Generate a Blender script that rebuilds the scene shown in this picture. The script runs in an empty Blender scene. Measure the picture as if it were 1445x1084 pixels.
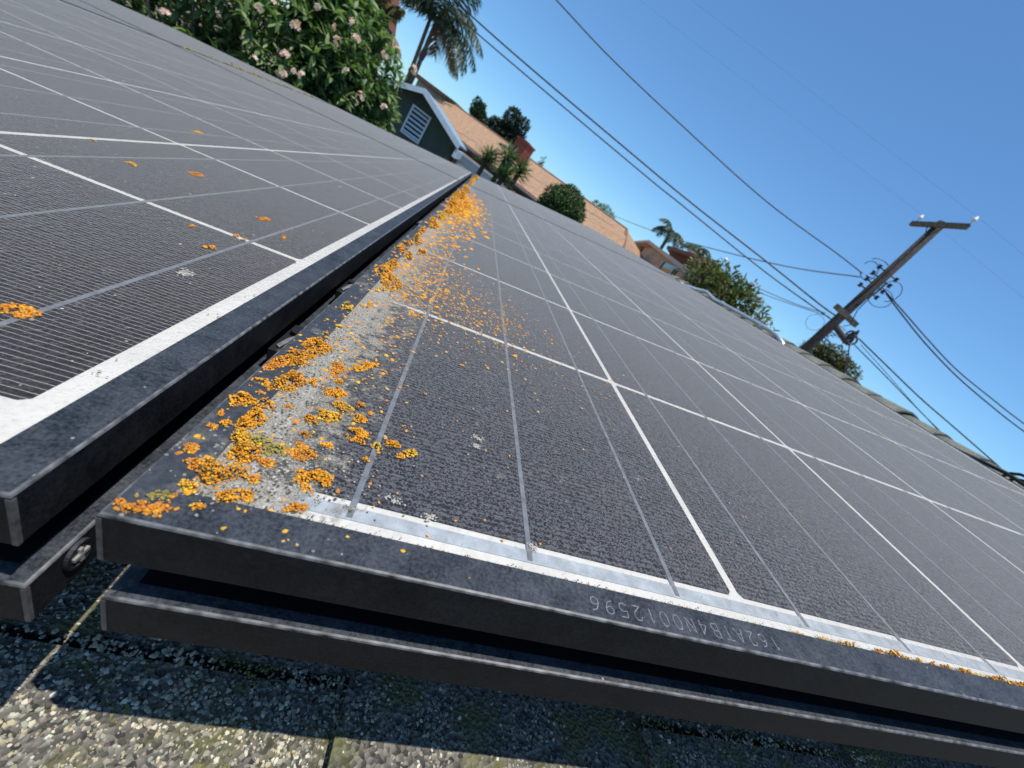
import bpy, bmesh, math, random
from mathutils import Matrix, Vector, noise
random.seed(7)
S = bpy.context.scene
COL = S.collection
rad = math.radians

# ------------------------------------------------------------------ frames
# roof frame: X up the slope, Y along the ridge, Z off the roof; world: Z up
TH = rad(12.0)
H0 = 3.30
MR = Matrix.Translation((0, 0, H0)) @ Matrix.Rotation(-TH, 4, 'Y')   # roof -> world
def RF(x, y, z):
    return MR @ Vector((x, y, z))

# ------------------------------------------------------------------ camera
F_PX, CX, CY = 572.9, 722.5, 542.0
CR = Matrix(((0.9189494, -0.0573639, 0.3901811), (0.3186072, -0.4750961, -0.8202275), (0.2324250, 0.8780621, -0.4183127)))
CAMP = Vector((0.0293971, -0.0845833, 0.0883623))
cam_d = bpy.data.cameras.new('camera')
cam = bpy.data.objects.new('camera', cam_d)
COL.objects.link(cam)
rt, dn, fw = Vector(CR[0]), Vector(CR[1]), Vector(CR[2])
M3 = Matrix((rt, -dn, -fw)).transposed()
cam.matrix_world = MR @ (Matrix.Translation(CAMP) @ M3.to_4x4())
cam_d.sensor_fit = 'HORIZONTAL'
cam_d.sensor_width = 36
cam_d.lens = 36 * F_PX / 1445
cam_d.clip_start = 0.01
cam_d.clip_end = 6000
cam_d.dof.use_dof = True
cam_d.dof.focus_distance = 0.165
cam_d.dof.aperture_fstop = 19
S.camera = cam
EYE = MR @ CAMP
W3 = MR.to_3x3() @ CR.transposed()
def ray(px, py):
    return W3 @ Vector(((px - CX) / F_PX, (py - CY) / F_PX, 1))
def P(px, py, d):
    """world point seen at a pixel of the photo, d metres away over the ground"""
    r = ray(px, py)
    return EYE + r * (d / math.hypot(r.x, r.y))
def Pv(px, py, a, b):
    """world point where a pixel's ray meets the vertical plane through a and b"""
    r = ray(px, py)
    n = Vector((b[1] - a[1], -(b[0] - a[0]), 0))
    return EYE + r * ((Vector((a[0], a[1], 0)) - EYE).dot(n) / r.dot(n))

# ------------------------------------------------------------------ light
SUN = (MR.to_3x3() @ Vector((0.31, -0.14, 1))).normalized()
w = bpy.data.worlds.new('World')
S.world = w
w.use_nodes = True
nt = w.node_tree
sky = nt.nodes.new('ShaderNodeTexSky')
sky.sky_type = 'NISHITA'
sky.sun_disc = False
sky.sun_elevation = math.asin(SUN.z)
sky.sun_rotation = math.atan2(SUN.x, SUN.y)
sky.altitude = 0
sky.air_density = 1.0
sky.dust_density = 0.3
sky.ozone_density = 6.0
bg = nt.nodes['Background']
bg.inputs['Strength'].default_value = 0.115
tint = nt.nodes.new('ShaderNodeMix'); tint.data_type = 'RGBA'; tint.blend_type = 'MULTIPLY'; tint.inputs[0].default_value = 1
tint.inputs[7].default_value = (.81, 1.09, 1.21, 1)          # the camera's saturated blue, over the whole sky
nt.links.new(sky.outputs[0], tint.inputs[6])
nt.links.new(tint.outputs[2], bg.inputs[0])
sl = bpy.data.lights.new('sun', 'SUN')
sl.energy = 4.3
sl.angle = rad(0.53)
sl.color = (1, 0.955, 0.89)
so = bpy.data.objects.new('sun', sl)
COL.objects.link(so)
so.rotation_euler = SUN.to_track_quat('Z', 'Y').to_euler()
S.view_settings.view_transform = 'Standard'
S.view_settings.look = 'None'
S.view_settings.exposure = 0.2
S.view_settings.gamma = 1
S.render.engine = 'CYCLES'
S.cycles.transparent_max_bounces = 12

# ------------------------------------------------------------------ materials
MATS = {}
def mat(name, color=(.5, .5, .5), rough=.6, metal=0, spec=.5, var=0, vscale=20, bump=0, bscale=60, bdist=.01, col2=None, cscale=None, lo=.4, hi=.6, detail=4, coords='Object', transl=0):
    if name in MATS:
        return MATS[name]
    m = bpy.data.materials.new(name)
    m.use_nodes = True
    t = m.node_tree
    N, L = t.nodes, t.links
    b = N['Principled BSDF']
    b.inputs['Base Color'].default_value = (*color, 1)
    b.inputs['Roughness'].default_value = rough
    b.inputs['Metallic'].default_value = metal
    b.inputs['Specular IOR Level'].default_value = spec
    tc = N.new('ShaderNodeTexCoord')
    out = None
    if col2:
        nz = N.new('ShaderNodeTexNoise'); nz.inputs['Scale'].default_value = cscale or vscale; nz.inputs['Detail'].default_value = detail
        L.new(tc.outputs[coords], nz.inputs['Vector'])
        rp = N.new('ShaderNodeValToRGB')
        rp.color_ramp.elements[0].position = lo; rp.color_ramp.elements[1].position = hi
        rp.color_ramp.elements[0].color = (*color, 1); rp.color_ramp.elements[1].color = (*col2, 1)
        L.new(nz.outputs['Fac'], rp.inputs[0])
        out = rp.outputs[0]
        L.new(out, b.inputs['Base Color'])
    if var:
        nz = N.new('ShaderNodeTexNoise'); nz.inputs['Scale'].default_value = vscale; nz.inputs['Detail'].default_value = 5
        L.new(tc.outputs[coords], nz.inputs['Vector'])
        mr = N.new('ShaderNodeMapRange'); mr.inputs[1].default_value = .3; mr.inputs[2].default_value = .7
        mr.inputs[3].default_value = 1 - var; mr.inputs[4].default_value = 1 + var
        L.new(nz.outputs['Fac'], mr.inputs[0])
        mx = N.new('ShaderNodeMix'); mx.data_type = 'RGBA'; mx.blend_type = 'MULTIPLY'; mx.inputs[0].default_value = 1
        if out: L.new(out, mx.inputs[6])
        else: mx.inputs[6].default_value = (*color, 1)
        L.new(mr.outputs[0], mx.inputs[7])
        L.new(mx.outputs[2], b.inputs['Base Color'])
        out = mx.outputs[2]
    if bump:
        nz = N.new('ShaderNodeTexNoise'); nz.inputs['Scale'].default_value = bscale; nz.inputs['Detail'].default_value = 3
        L.new(tc.outputs[coords], nz.inputs['Vector'])
        bp = N.new('ShaderNodeBump'); bp.inputs['Strength'].default_value = bump; bp.inputs['Distance'].default_value = bdist
        L.new(nz.outputs['Fac'], bp.inputs['Height'])
        L.new(bp.outputs[0], b.inputs['Normal'])
    if transl:
        tr = N.new('ShaderNodeBsdfTranslucent')
        tr.inputs[0].default_value = (color[0] * 1.3, color[1] * 1.5, color[2] * .7, 1)
        ms = N.new('ShaderNodeMixShader'); ms.inputs[0].default_value = transl
        L.new(b.outputs[0], ms.inputs[1]); L.new(tr.outputs[0], ms.inputs[2])
        L.new(ms.outputs[0], N['Material Output'].inputs[0])
    MATS[name] = m
    return m

def nodes_of(name):
    m = bpy.data.materials.new(name); m.use_nodes = True
    MATS[name] = m
    t = m.node_tree
    def new(kind, **kw):
        n = t.nodes.new(kind)
        for k, v in kw.items():
            if k.startswith('i_'):
                key = k[2:]
                n.inputs[int(key) if key.isdigit() else key.replace('_', ' ')].default_value = v
            else:
                setattr(n, k, v)
        return n
    return m, t, new, t.links.new, t.nodes['Principled BSDF'], t.nodes['Material Output']

def make_cell_mat(name='silicon_cell', wob=.00008, wsc=520.0, duty=.05, lite=(.33, .32, .31), dark=(.007, .008, .016)):
    m, t, new, ln, b, o = nodes_of(name)
    tc = new('ShaderNodeTexCoord')
    sp = new('ShaderNodeSeparateXYZ'); ln(tc.outputs['Object'], sp.inputs[0])
    f = new('ShaderNodeMath', operation='MULTIPLY', i_1=1 / .00215)
    wn = new('ShaderNodeTexNoise', i_Scale=wsc, i_Detail=3.0); ln(tc.outputs['Object'], wn.inputs['Vector'])
    wm = new('ShaderNodeMapRange', i_1=.25, i_2=.75, i_3=-wob, i_4=wob, clamp=False); ln(wn.outputs['Fac'], wm.inputs[0])
    wa_ = new('ShaderNodeMath', operation='ADD'); ln(sp.outputs['Y'], wa_.inputs[0]); ln(wm.outputs[0], wa_.inputs[1]); ln(wa_.outputs[0], f.inputs[0])
    fr = new('ShaderNodeMath', operation='FRACT'); ln(f.outputs[0], fr.inputs[0])
    s = new('ShaderNodeMath', operation='SUBTRACT', i_1=.5); ln(fr.outputs[0], s.inputs[0])
    a = new('ShaderNodeMath', operation='ABSOLUTE'); ln(s.outputs[0], a.inputs[0])
    lt = new('ShaderNodeMath', operation='LESS_THAN', i_1=duty); ln(a.outputs[0], lt.inputs[0])
    vor = new('ShaderNodeTexVoronoi', i_Scale=90.0); ln(tc.outputs['Object'], vor.inputs['Vector'])
    mr = new('ShaderNodeMapRange', i_3=.75, i_4=1.3); ln(vor.outputs['Color'], mr.inputs[0])
    mx = new('ShaderNodeMix', data_type='RGBA', blend_type='MULTIPLY'); mx.inputs[0].default_value = 1
    mx.inputs[6].default_value = (*dark, 1); ln(mr.outputs[0], mx.inputs[7])
    m2 = new('ShaderNodeMix', data_type='RGBA'); ln(lt.outputs[0], m2.inputs[0]); ln(mx.outputs[2], m2.inputs[6]); m2.inputs[7].default_value = (*lite, 1)
    ln(m2.outputs[2], b.inputs['Base Color'])
    b.inputs['Roughness'].default_value = .4
    b.inputs['Specular IOR Level'].default_value = .25
    return m

def make_pane_mat():
    """dusty patterned solar glass: clear where clean, grey where dirt lies on it"""
    m, t, new, ln, b, o = nodes_of('dusty_glass')
    tc = new('ShaderNodeTexCoord')
    co = tc.outputs['Object']
    # fine prismatic relief of the glass
    n1 = new('ShaderNodeTexNoise', i_Scale=900.0, i_Detail=2.0); ln(co, n1.inputs['Vector'])
    n2 = new('ShaderNodeTexNoise', i_Scale=330.0, i_Detail=2.0); ln(co, n2.inputs['Vector'])
    ad = new('ShaderNodeMath', operation='ADD'); ln(n1.outputs['Fac'], ad.inputs[0]); ln(n2.outputs['Fac'], ad.inputs[1])
    bp = new('ShaderNodeBump', i_Strength=.7, i_Distance=.0009); ln(ad.outputs[0], bp.inputs['Height'])
    fr = new('ShaderNodeFresnel', i_IOR=1.34); ln(bp.outputs[0], fr.inputs['Normal'])
    # dirt film: broad streaks, blotches, grains
    mp = new('ShaderNodeMapping'); mp.inputs['Scale'].default_value = (1.0, 2.6, 1); ln(co, mp.inputs[0])
    n3 = new('ShaderNodeTexNoise', i_Scale=9.0, i_Detail=6.0, i_Roughness=.65); ln(mp.outputs[0], n3.inputs['Vector'])
    n4 = new('ShaderNodeTexNoise', i_Scale=700.0, i_Detail=3.0, i_Roughness=.7); ln(co, n4.inputs['Vector'])
    r3 = new('ShaderNodeMapRange', i_1=.35, i_2=.75, i_3=.014, i_4=.05); ln(n3.outputs['Fac'], r3.inputs[0])
    r4 = new('ShaderNodeMapRange', i_1=.5, i_2=.78, i_3=0.0, i_4=.12); ln(n4.outputs['Fac'], r4.inputs[0])
    d1 = new('ShaderNodeMath', operation='ADD'); ln(r3.outputs[0], d1.inputs[0]); ln(r4.outputs[0], d1.inputs[1])
    # grime that gathers along the glass edge by the lower rail
    sp = new('ShaderNodeSeparateXYZ'); ln(co, sp.inputs[0])
    n5 = new('ShaderNodeTexNoise', i_Scale=120.0, i_Detail=9.0, i_Roughness=.8); ln(co, n5.inputs['Vector'])
    e1 = new('ShaderNodeMapRange', i_1=-.012, i_2=.034, i_3=.30, i_4=0.0); ln(sp.outputs['X'], e1.inputs[0])
    e2 = new('ShaderNodeMath', operation='ADD'); ln(e1.outputs[0], e2.inputs[0]); ln(n5.outputs['Fac'], e2.inputs[1])
    e3 = new('ShaderNodeMapRange', i_1=.60, i_2=.72, i_3=0.0, i_4=.8); ln(e2.outputs[0], e3.inputs[0])
    # dried splashes
    v = new('ShaderNodeTexVoronoi', i_Scale=62.0, i_Randomness=1.0); ln(co, v.inputs['Vector'])
    v1 = new('ShaderNodeMapRange', i_1=.05, i_2=.09, i_3=.16, i_4=0.0); ln(v.outputs['Distance'], v1.inputs[0])
    v2 = new('ShaderNodeMath', operation='MULTIPLY'); ln(v1.outputs[0], v2.inputs[0])
    sc = new('ShaderNodeSeparateColor'); ln(v.outputs['Color'], sc.inputs[0])
    gt = new('ShaderNodeMath', operation='GREATER_THAN', i_1=.80); ln(sc.outputs[0], gt.inputs[0]); ln(gt.outputs[0], v2.inputs[1])
    d2 = new('ShaderNodeMath', operation='MAXIMUM'); ln(d1.outputs[0], d2.inputs[0]); ln(e3.outputs[0], d2.inputs[1])
    d3 = new('ShaderNodeMath', operation='MAXIMUM'); ln(d2.outputs[0], d3.inputs[0]); ln(v2.outputs[0], d3.inputs[1])
    d3.use_clamp = True
    tr = new('ShaderNodeBsdfTransparent')
    b.inputs['Base Color'].default_value = (.285, .284, .27, 1)
    b.inputs['Roughness'].default_value = .55
    b.inputs['Specular IOR Level'].default_value = .28
    ln(bp.outputs[0], b.inputs['Normal'])
    mx = new('ShaderNodeMixShader'); ln(fr.outputs[0], mx.inputs[0]); ln(tr.outputs[0], mx.inputs[1]); ln(b.outputs[0], mx.inputs[2])
    df = new('ShaderNodeBsdfDiffuse')
    n6 = new('ShaderNodeTexNoise', i_Scale=1500.0, i_Detail=3.0, i_Roughness=.8); ln(co, n6.inputs['Vector'])
    rp = new('ShaderNodeValToRGB'); ln(n6.outputs['Fac'], rp.inputs[0]); ln(rp.outputs[0], df.inputs[0])
    rp.color_ramp.elements[0].position = .36; rp.color_ramp.elements[0].color = (.13, .115, .09, 1)
    rp.color_ramp.elements[1].position = .62; rp.color_ramp.elements[1].color = (.44, .415, .35, 1)
    m2 = new('ShaderNodeMixShader'); ln(d3.outputs[0], m2.inputs[0]); ln(mx.outputs[0], m2.inputs[1]); ln(df.outputs[0], m2.inputs[2])
    ln(m2.outputs[0], o.inputs[0])
    return m

def make_frame_mat():
    m, t, new, ln, b, o = nodes_of('black_anodised')
    tc = new('ShaderNodeTexCoord'); co = tc.outputs['Object']
    n1 = new('ShaderNodeTexNoise', i_Scale=950.0, i_Detail=4.0, i_Roughness=.75); ln(co, n1.inputs['Vector'])
    n2 = new('ShaderNodeTexNoise', i_Scale=70.0, i_Detail=8.0, i_Roughness=.75); ln(co, n2.inputs['Vector'])
    ad = new('ShaderNodeMath', operation='ADD'); ln(n1.outputs['Fac'], ad.inputs[0]); ln(n2.outputs['Fac'], ad.inputs[1])
    rp = new('ShaderNodeValToRGB'); ln(ad.outputs[0], rp.inputs[0])
    mr = new('ShaderNodeMapRange', i_1=.75, i_2=1.25); ln(ad.outputs[0], mr.inputs[0]); ln(mr.outputs[0], rp.inputs[0])
    e = rp.color_ramp.elements
    e[0].color = (.010, .0135, .019, 1); e[1].color = (.072, .079, .090, 1); e[0].position = .1; e[1].position = .95
    v = new('ShaderNodeTexVoronoi', i_Scale=260.0); ln(co, v.inputs['Vector'])
    lt = new('ShaderNodeMapRange', i_1=.08, i_2=.13, i_3=1.0, i_4=0.0); ln(v.outputs['Distance'], lt.inputs[0])
    sc = new('ShaderNodeSeparateColor'); ln(v.outputs['Color'], sc.inputs[0])
    gt = new('ShaderNodeMath', operation='GREATER_THAN', i_1=.93); ln(sc.outputs[1], gt.inputs[0])
    mu = new('ShaderNodeMath', operation='MULTIPLY'); ln(lt.outputs[0], mu.inputs[0]); ln(gt.outputs[0], mu.inputs[1])
    mx = new('ShaderNodeMix', data_type='RGBA'); ln(mu.outputs[0], mx.inputs[0]); ln(rp.outputs[0], mx.inputs[6]); mx.inputs[7].default_value = (.28, .27, .25, 1)
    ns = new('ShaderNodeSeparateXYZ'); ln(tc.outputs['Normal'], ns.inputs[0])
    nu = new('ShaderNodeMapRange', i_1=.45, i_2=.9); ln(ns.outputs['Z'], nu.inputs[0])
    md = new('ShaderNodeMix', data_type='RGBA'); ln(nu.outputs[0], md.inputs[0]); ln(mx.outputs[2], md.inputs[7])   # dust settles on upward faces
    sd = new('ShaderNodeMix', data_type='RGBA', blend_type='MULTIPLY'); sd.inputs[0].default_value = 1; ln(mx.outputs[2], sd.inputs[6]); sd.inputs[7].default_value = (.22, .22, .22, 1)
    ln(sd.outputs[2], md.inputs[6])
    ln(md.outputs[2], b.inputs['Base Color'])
    rr = new('ShaderNodeMapRange', i_3=.45, i_4=.65); ln(n2.outputs['Fac'], rr.inputs[0]); ln(rr.outputs[0], b.inputs['Roughness'])
    b.inputs['Specular IOR Level'].default_value = .2
    bp = new('ShaderNodeBump', i_Strength=.25, i_Distance=.0003); ln(n1.outputs['Fac'], bp.inputs['Height']); ln(bp.outputs[0], b.inputs['Normal'])
    return m

def make_grimy_frame():
    """the same anodised rail with a mineral and lichen crust in shapes of its own"""
    m, t, new, ln, b, o = nodes_of('crusted_anodised')
    tc = new('ShaderNodeTexCoord'); co = tc.outputs['Object']
    n1 = new('ShaderNodeTexNoise', i_Scale=420.0, i_Detail=5.0, i_Roughness=.7); ln(co, n1.inputs['Vector'])
    rp = new('ShaderNodeValToRGB'); ln(n1.outputs['Fac'], rp.inputs[0])
    e = rp.color_ramp.elements
    e[0].color = (.014, .018, .025, 1); e[1].color = (.06, .065, .072, 1); e[0].position = .3; e[1].position = .75
    n2 = new('ShaderNodeTexNoise', i_Scale=95.0, i_Detail=7.0, i_Roughness=.75); ln(co, n2.inputs['Vector'])
    n3 = new('ShaderNodeTexNoise', i_Scale=22.0, i_Detail=3.0); ln(co, n3.inputs['Vector'])
    ad = new('ShaderNodeMath', operation='ADD'); ln(n2.outputs['Fac'], ad.inputs[0]); ln(n3.outputs['Fac'], ad.inputs[1])
    mr = new('ShaderNodeMapRange', i_1=1.02, i_2=1.26, i_3=0.0, i_4=.8); ln(ad.outputs[0], mr.inputs[0])
    mx = new('ShaderNodeMix', data_type='RGBA'); ln(mr.outputs[0], mx.inputs[0]); ln(rp.outputs[0], mx.inputs[6]); mx.inputs[7].default_value = (.24, .22, .18, 1)
    ln(mx.outputs[2], b.inputs['Base Color'])
    b.inputs['Roughness'].default_value = .55
    bp = new('ShaderNodeBump', i_Strength=.5, i_Distance=.0006); ln(n2.outputs['Fac'], bp.inputs['Height']); ln(bp.outputs[0], b.inputs['Normal'])
    return m

def make_shingle_mat():
    m, t, new, ln, b, o = nodes_of('asphalt_shingle')
    tc = new('ShaderNodeTexCoord'); co = tc.outputs['Object']
    v = new('ShaderNodeTexVoronoi', i_Scale=620.0); ln(co, v.inputs['Vector'])
    sc = new('ShaderNodeSeparateColor'); ln(v.outputs['Color'], sc.inputs[0])
    rp = new('ShaderNodeValToRGB'); ln(sc.outputs[0], rp.inputs[0])
    e = rp.color_ramp.elements
    e[0].color = (.03, .028, .024, 1); e[1].color = (.22, .205, .17, 1)
    n = new('ShaderNodeTexNoise', i_Scale=38.0, i_Detail=5.0, i_Roughness=.6); ln(co, n.inputs['Vector'])
    mr = new('ShaderNodeMapRange', i_1=.5, i_2=.62, i_3=0.0, i_4=.75); ln(n.outputs['Fac'], mr.inputs[0])
    mx = new('ShaderNodeMix', data_type='RGBA'); ln(mr.outputs[0], mx.inputs[0]); ln(rp.outputs[0], mx.inputs[6]); mx.inputs[7].default_value = (.12, .12, .035, 1)
    ln(mx.outputs[2], b.inputs['Base Color'])
    b.inputs['Roughness'].default_value = .9
    bp = new('ShaderNodeBump', i_Strength=.8, i_Distance=.0012); ln(v.outputs['Distance'], bp.inputs['Height']); ln(bp.outputs[0], b.inputs['Normal'])
    return m

CELLM = make_cell_mat()
CELLW = make_cell_mat('silicon_cell_behind_rippled_glass', .0016, 900.0, .25, (.092, .099, .12), (.007, .009, .018))
PANEM = make_pane_mat()
FRAMEM = make_frame_mat()
CRUSTM = make_grimy_frame()
SHINGM = make_shingle_mat()
BACKM = mat('white_backsheet', (.60, .60, .58), .6, var=.06, vscale=60, col2=(.52, .51, .48), cscale=600, lo=.55, hi=.8)
RIBM = mat('tinned_ribbon', (.22, .245, .285), .42, metal=.35, var=.25, vscale=300, bump=.3, bscale=400, bdist=.0004)
BUSM = mat('tinned_bus_ribbon', (.40, .45, .50), .45, metal=.2, var=.2, vscale=220, bump=.35, bscale=300, bdist=.0004)
WORNM = mat('bare_aluminium', (.10, .098, .095), .5, metal=.4, var=.5, vscale=320)
SCRATCHM = mat('etched_mark', (.17, .175, .18), .7, var=.5, vscale=700)
STEELM = mat('screw_steel', (.42, .41, .39), .45, metal=.6, var=.3, vscale=500)
BLACKP = mat('black_plastic', (.012, .012, .013), .5)
LICH = [mat('lichen_orange', (.70, .295, .009), .85, var=.35, vscale=260, bump=.6, bscale=900, bdist=.0006),
        mat('lichen_deep_orange', (.56, .20, .014), .85, var=.3, vscale=300, bump=.6, bscale=900, bdist=.0006),
        mat('lichen_yellow', (.70, .40, .022), .85, var=.3, vscale=300, bump=.6, bscale=900, bdist=.0006),
        mat('lichen_olive', (.30, .25, .06), .9, var=.4, vscale=300), mat('lichen_faded', (.52, .30, .10), .9, var=.3, vscale=300), mat('lichen_brown', (.34, .17, .05), .95, var=.3, vscale=300)]
CRUSTS = [mat('crust_grey', (.25, .235, .195), .95, var=.3, vscale=400), mat('crust_dark', (.075, .065, .05), .95), mat('crust_pale', (.42, .40, .345), .95)]

# ------------------------------------------------------------------ mesh builder
class MB:
    def __init__(s):
        s.v, s.f, s.m = [], [], []
    def add(s, vs, fs, mi=0):
        n = len(s.v)
        s.v += [tuple(q) for q in vs]
        s.f += [tuple(i + n for i in q) for q in fs]
        s.m += [mi] * len(fs)
    def box(s, a, b, mi=0, M=None):
        vs = [Vector((x, y, z)) for z in (a[2], b[2]) for y in (a[1], b[1]) for x in (a[0], b[0])]
        if M: vs = [M @ q for q in vs]
        s.add(vs, [(0, 2, 3, 1), (4, 5, 7, 6), (0, 1, 5, 4), (2, 6, 7, 3), (0, 4, 6, 2), (1, 3, 7, 5)], mi)
    def tube(s, path, r, n=8, mi=0, cap=True):
        path = [Vector(q) for q in path]
        k = len(path)
        rs = r if isinstance(r, (list, tuple)) else [r] * k
        vs, fs = [], []
        up = None
        for i, q in enumerate(path):
            d = (path[min(i + 1, k - 1)] - path[max(i - 1, 0)])
            d = d.normalized() if d.length > 1e-9 else Vector((0, 0, 1))
            if up is None:
                up = Vector((0, 0, 1)) if abs(d.z) < .9 else Vector((1, 0, 0))
            a = d.cross(up)
            if a.length < 1e-6: a = d.cross(Vector((0, 1, 0)))
            a.normalize(); bb = a.cross(d).normalized(); up = bb
            for j in range(n):
                t = 2 * math.pi * j / n
                vs.append(q + (a * math.cos(t) + bb * math.sin(t)) * rs[i])
        for i in range(k - 1):
            for j in range(n):
                fs.append((i * n + j, i * n + (j + 1) % n, (i + 1) * n + (j + 1) % n, (i + 1) * n + j))
        if cap:
            fs.append(tuple(range(n - 1, -1, -1))); fs.append(tuple((k - 1) * n + j for j in range(n)))
        s.add(vs, fs, mi)
    def prism(s, poly, a, b, mi=0):
        """poly: list of 3D points, extruded by vector a->b difference"""
        d = Vector(b) - Vector(a)
        n = len(poly)
        vs = [Vector(q) for q in poly] + [Vector(q) + d for q in poly]
        fs = [tuple(range(n - 1, -1, -1)), tuple(range(n, 2 * n))]
        fs += [(i, (i + 1) % n, n + (i + 1) % n, n + i) for i in range(n)]
        s.add(vs, fs, mi)
    def data(s, name, mats, smooth=False):
        me = bpy.data.meshes.new(name)
        me.from_pydata(s.v, [], s.f)
        for q in (mats if isinstance(mats, (list, tuple)) else [mats]):
            me.materials.append(q)
        if any(s.m): me.polygons.foreach_set('material_index', s.m)
        if smooth: me.polygons.foreach_set('use_smooth', [True] * len(me.polygons))
        bm = bmesh.new(); bm.from_mesh(me); 
        if len(bm.faces) < 6000: bmesh.ops.recalc_face_normals(bm, faces=bm.faces)
        bm.to_mesh(me); bm.free()
        me.update()
        return me
    def build(s, name, mats, parent=None, M=None, smooth=False):
        return link(name, s.data(name, mats, smooth), parent, M)

def link(name, me, parent=None, M=None):
    o = bpy.data.objects.new(name, me)
    COL.objects.link(o)
    if parent: o.parent = parent
    if M is not None: o.matrix_local = M
    return o
def tag(o, label=None, cat=None, group=None, kind=None):
    if label: o['label'] = label
    if cat: o['category'] = cat
    if group: o['group'] = group
    if kind: o['kind'] = kind
    return o
def thing(name, label, cat, M=None, group=None):
    o = bpy.data.objects.new(name, None)
    COL.objects.link(o)
    o.empty_display_size = .1
    if M is not None: o.matrix_world = M
    return tag(o, label, cat, group)
def T(x, y, z): return Matrix.Translation((x, y, z))

def icosphere(sub):
    bm = bmesh.new(); bmesh.ops.create_icosphere(bm, subdivisions=sub, radius=1)
    v = [q.co.copy() for q in bm.verts]; f = [tuple(x.index for x in q.verts) for q in bm.faces]
    bm.free(); return v, f
ICO1, ICO2 = icosphere(1), icosphere(2)

# ------------------------------------------------------------------ ground
g = MB()
n = 40
for j in range(n + 1):
    for i in range(n + 1):
        u, v_ = (i / n - .5), (j / n - .5)
        g.v.append((math.copysign(abs(u * 2) ** 3, u) * 2500, math.copysign(abs(v_ * 2) ** 3, v_) * 2500, 0))
for j in range(n):
    for i in range(n):
        a = j * (n + 1) + i; g.f.append((a, a + 1, a + n + 2, a + n + 1)); g.m.append(0)
tag(g.build('ground', mat('yard_ground', (.11, .10, .055), .95, col2=(.20, .165, .11), cscale=.35, lo=.4, hi=.62, var=.3, vscale=3, bump=.5, bscale=8, bdist=.05)), kind='structure')

# ------------------------------------------------------------------ the house under the panels
RZ = -.108                       # roof surface below the panel tops
XR, XE, Y0, Y1 = 2.0, -2.35, -2.2, 3.52
house = thing('shingled_house', 'low house roof of grey green granule shingles carrying the solar panels', 'house', T(0, 0, 0))
mb = MB(); mb.box((XE, Y0, RZ - .06), (XR - .01, Y1, RZ - .012))
roof = mb.build('roof', SHINGM, house, MR)
mb = MB(); mb.box((XR + .01, Y0, -.06), (XR + 4.3, Y1, -.012))
mb.build('roof', SHINGM, house, MR @ T(XR, 0, RZ) @ Matrix.Rotation(2 * TH, 4, 'Y') @ T(-XR, 0, 0))
WALLM = mat('cream_stucco', (.46, .42, .35), .9, var=.1, vscale=6, bump=.4, bscale=90, bdist=.01)
mb = MB()
a, b_ = RF(XE + .35, 0, RZ - .06), RF(XR, 0, RZ - .06)
bx2 = 2 * b_.x - a.x
for yy in (Y0 + .25, Y1 - .3):
    mb.prism([(a.x, yy, 0), (bx2, yy, 0), (bx2, yy, a.z), (b_.x, yy, b_.z - .02), (a.x, yy, a.z)], (0, 0, 0), (0, .12, 0))
mb.box((a.x, Y0 + .371, 0), (a.x + .12, Y1 - .301, a.z)); mb.box((bx2 - .12, Y0 + .371, 0), (bx2, Y1 - .301, a.z))
mb.build('wall', WALLM, house)
# shingle tabs that can be told apart by the near corner
EXPO, TABL = .140, .305
for k in range(-2, 3):
    for j in range(-2, 3):
        x0 = .046 + (k - 1) * EXPO; y0 = .011 + (j - 1) * TABL + (k % 2) * .5 * TABL * (0 if k == 0 else 1)
        mb = MB()
        zz = random.uniform(-.0004, .0004)
        w0, l0 = EXPO, TABL - .005
        nx, ny = 14, 30
        # lower (butt) edge at small X is thicker; edges a little ragged
        vs, fs = [], []
        for jj in range(ny + 1):
            for ii in range(nx + 1):
                u, v_ = ii / nx, jj / ny
                ex = (noise.noise((v_ * 40 + k, j * 7.3, 1)) * .0016) if ii == 0 else 0
                ey = (noise.noise((u * 30 + k * 3, j * 3.3, 5)) * .001) if jj in (0, ny) else 0
                vs.append((u * (w0 + .004) + ex, v_ * l0 + ey, .0045 * (1 - u) + noise.noise((u * 9 + k * 5, v_ * 16 + j * 4, 0)) * .0006))
        nn = len(vs)
        vs += [(q[0], q[1], -.008) for q in vs]
        for jj in range(ny):
            for ii in range(nx):
                a_ = jj * (nx + 1) + ii
                fs.append((a_, a_ + 1, a_ + nx + 2, a_ + nx + 1))
        rim = [i for i in range(nx + 1)] + [jj * (nx + 1) + nx for jj in range(1, ny + 1)] + [ny * (nx + 1) + i for i in range(nx - 1, -1, -1)] + [jj * (nx + 1) for jj in range(ny - 1, 0, -1)]
        for q in range(len(rim)):
            a_, b2 = rim[q], rim[(q + 1) % len(rim)]
            fs.append((b2, a_, a_ + nn, b2 + nn))
        mb.add(vs, fs)
        mb.build('shingle', SHINGM, roof, T(x0, y0, RZ - .0035 + zz))
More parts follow.
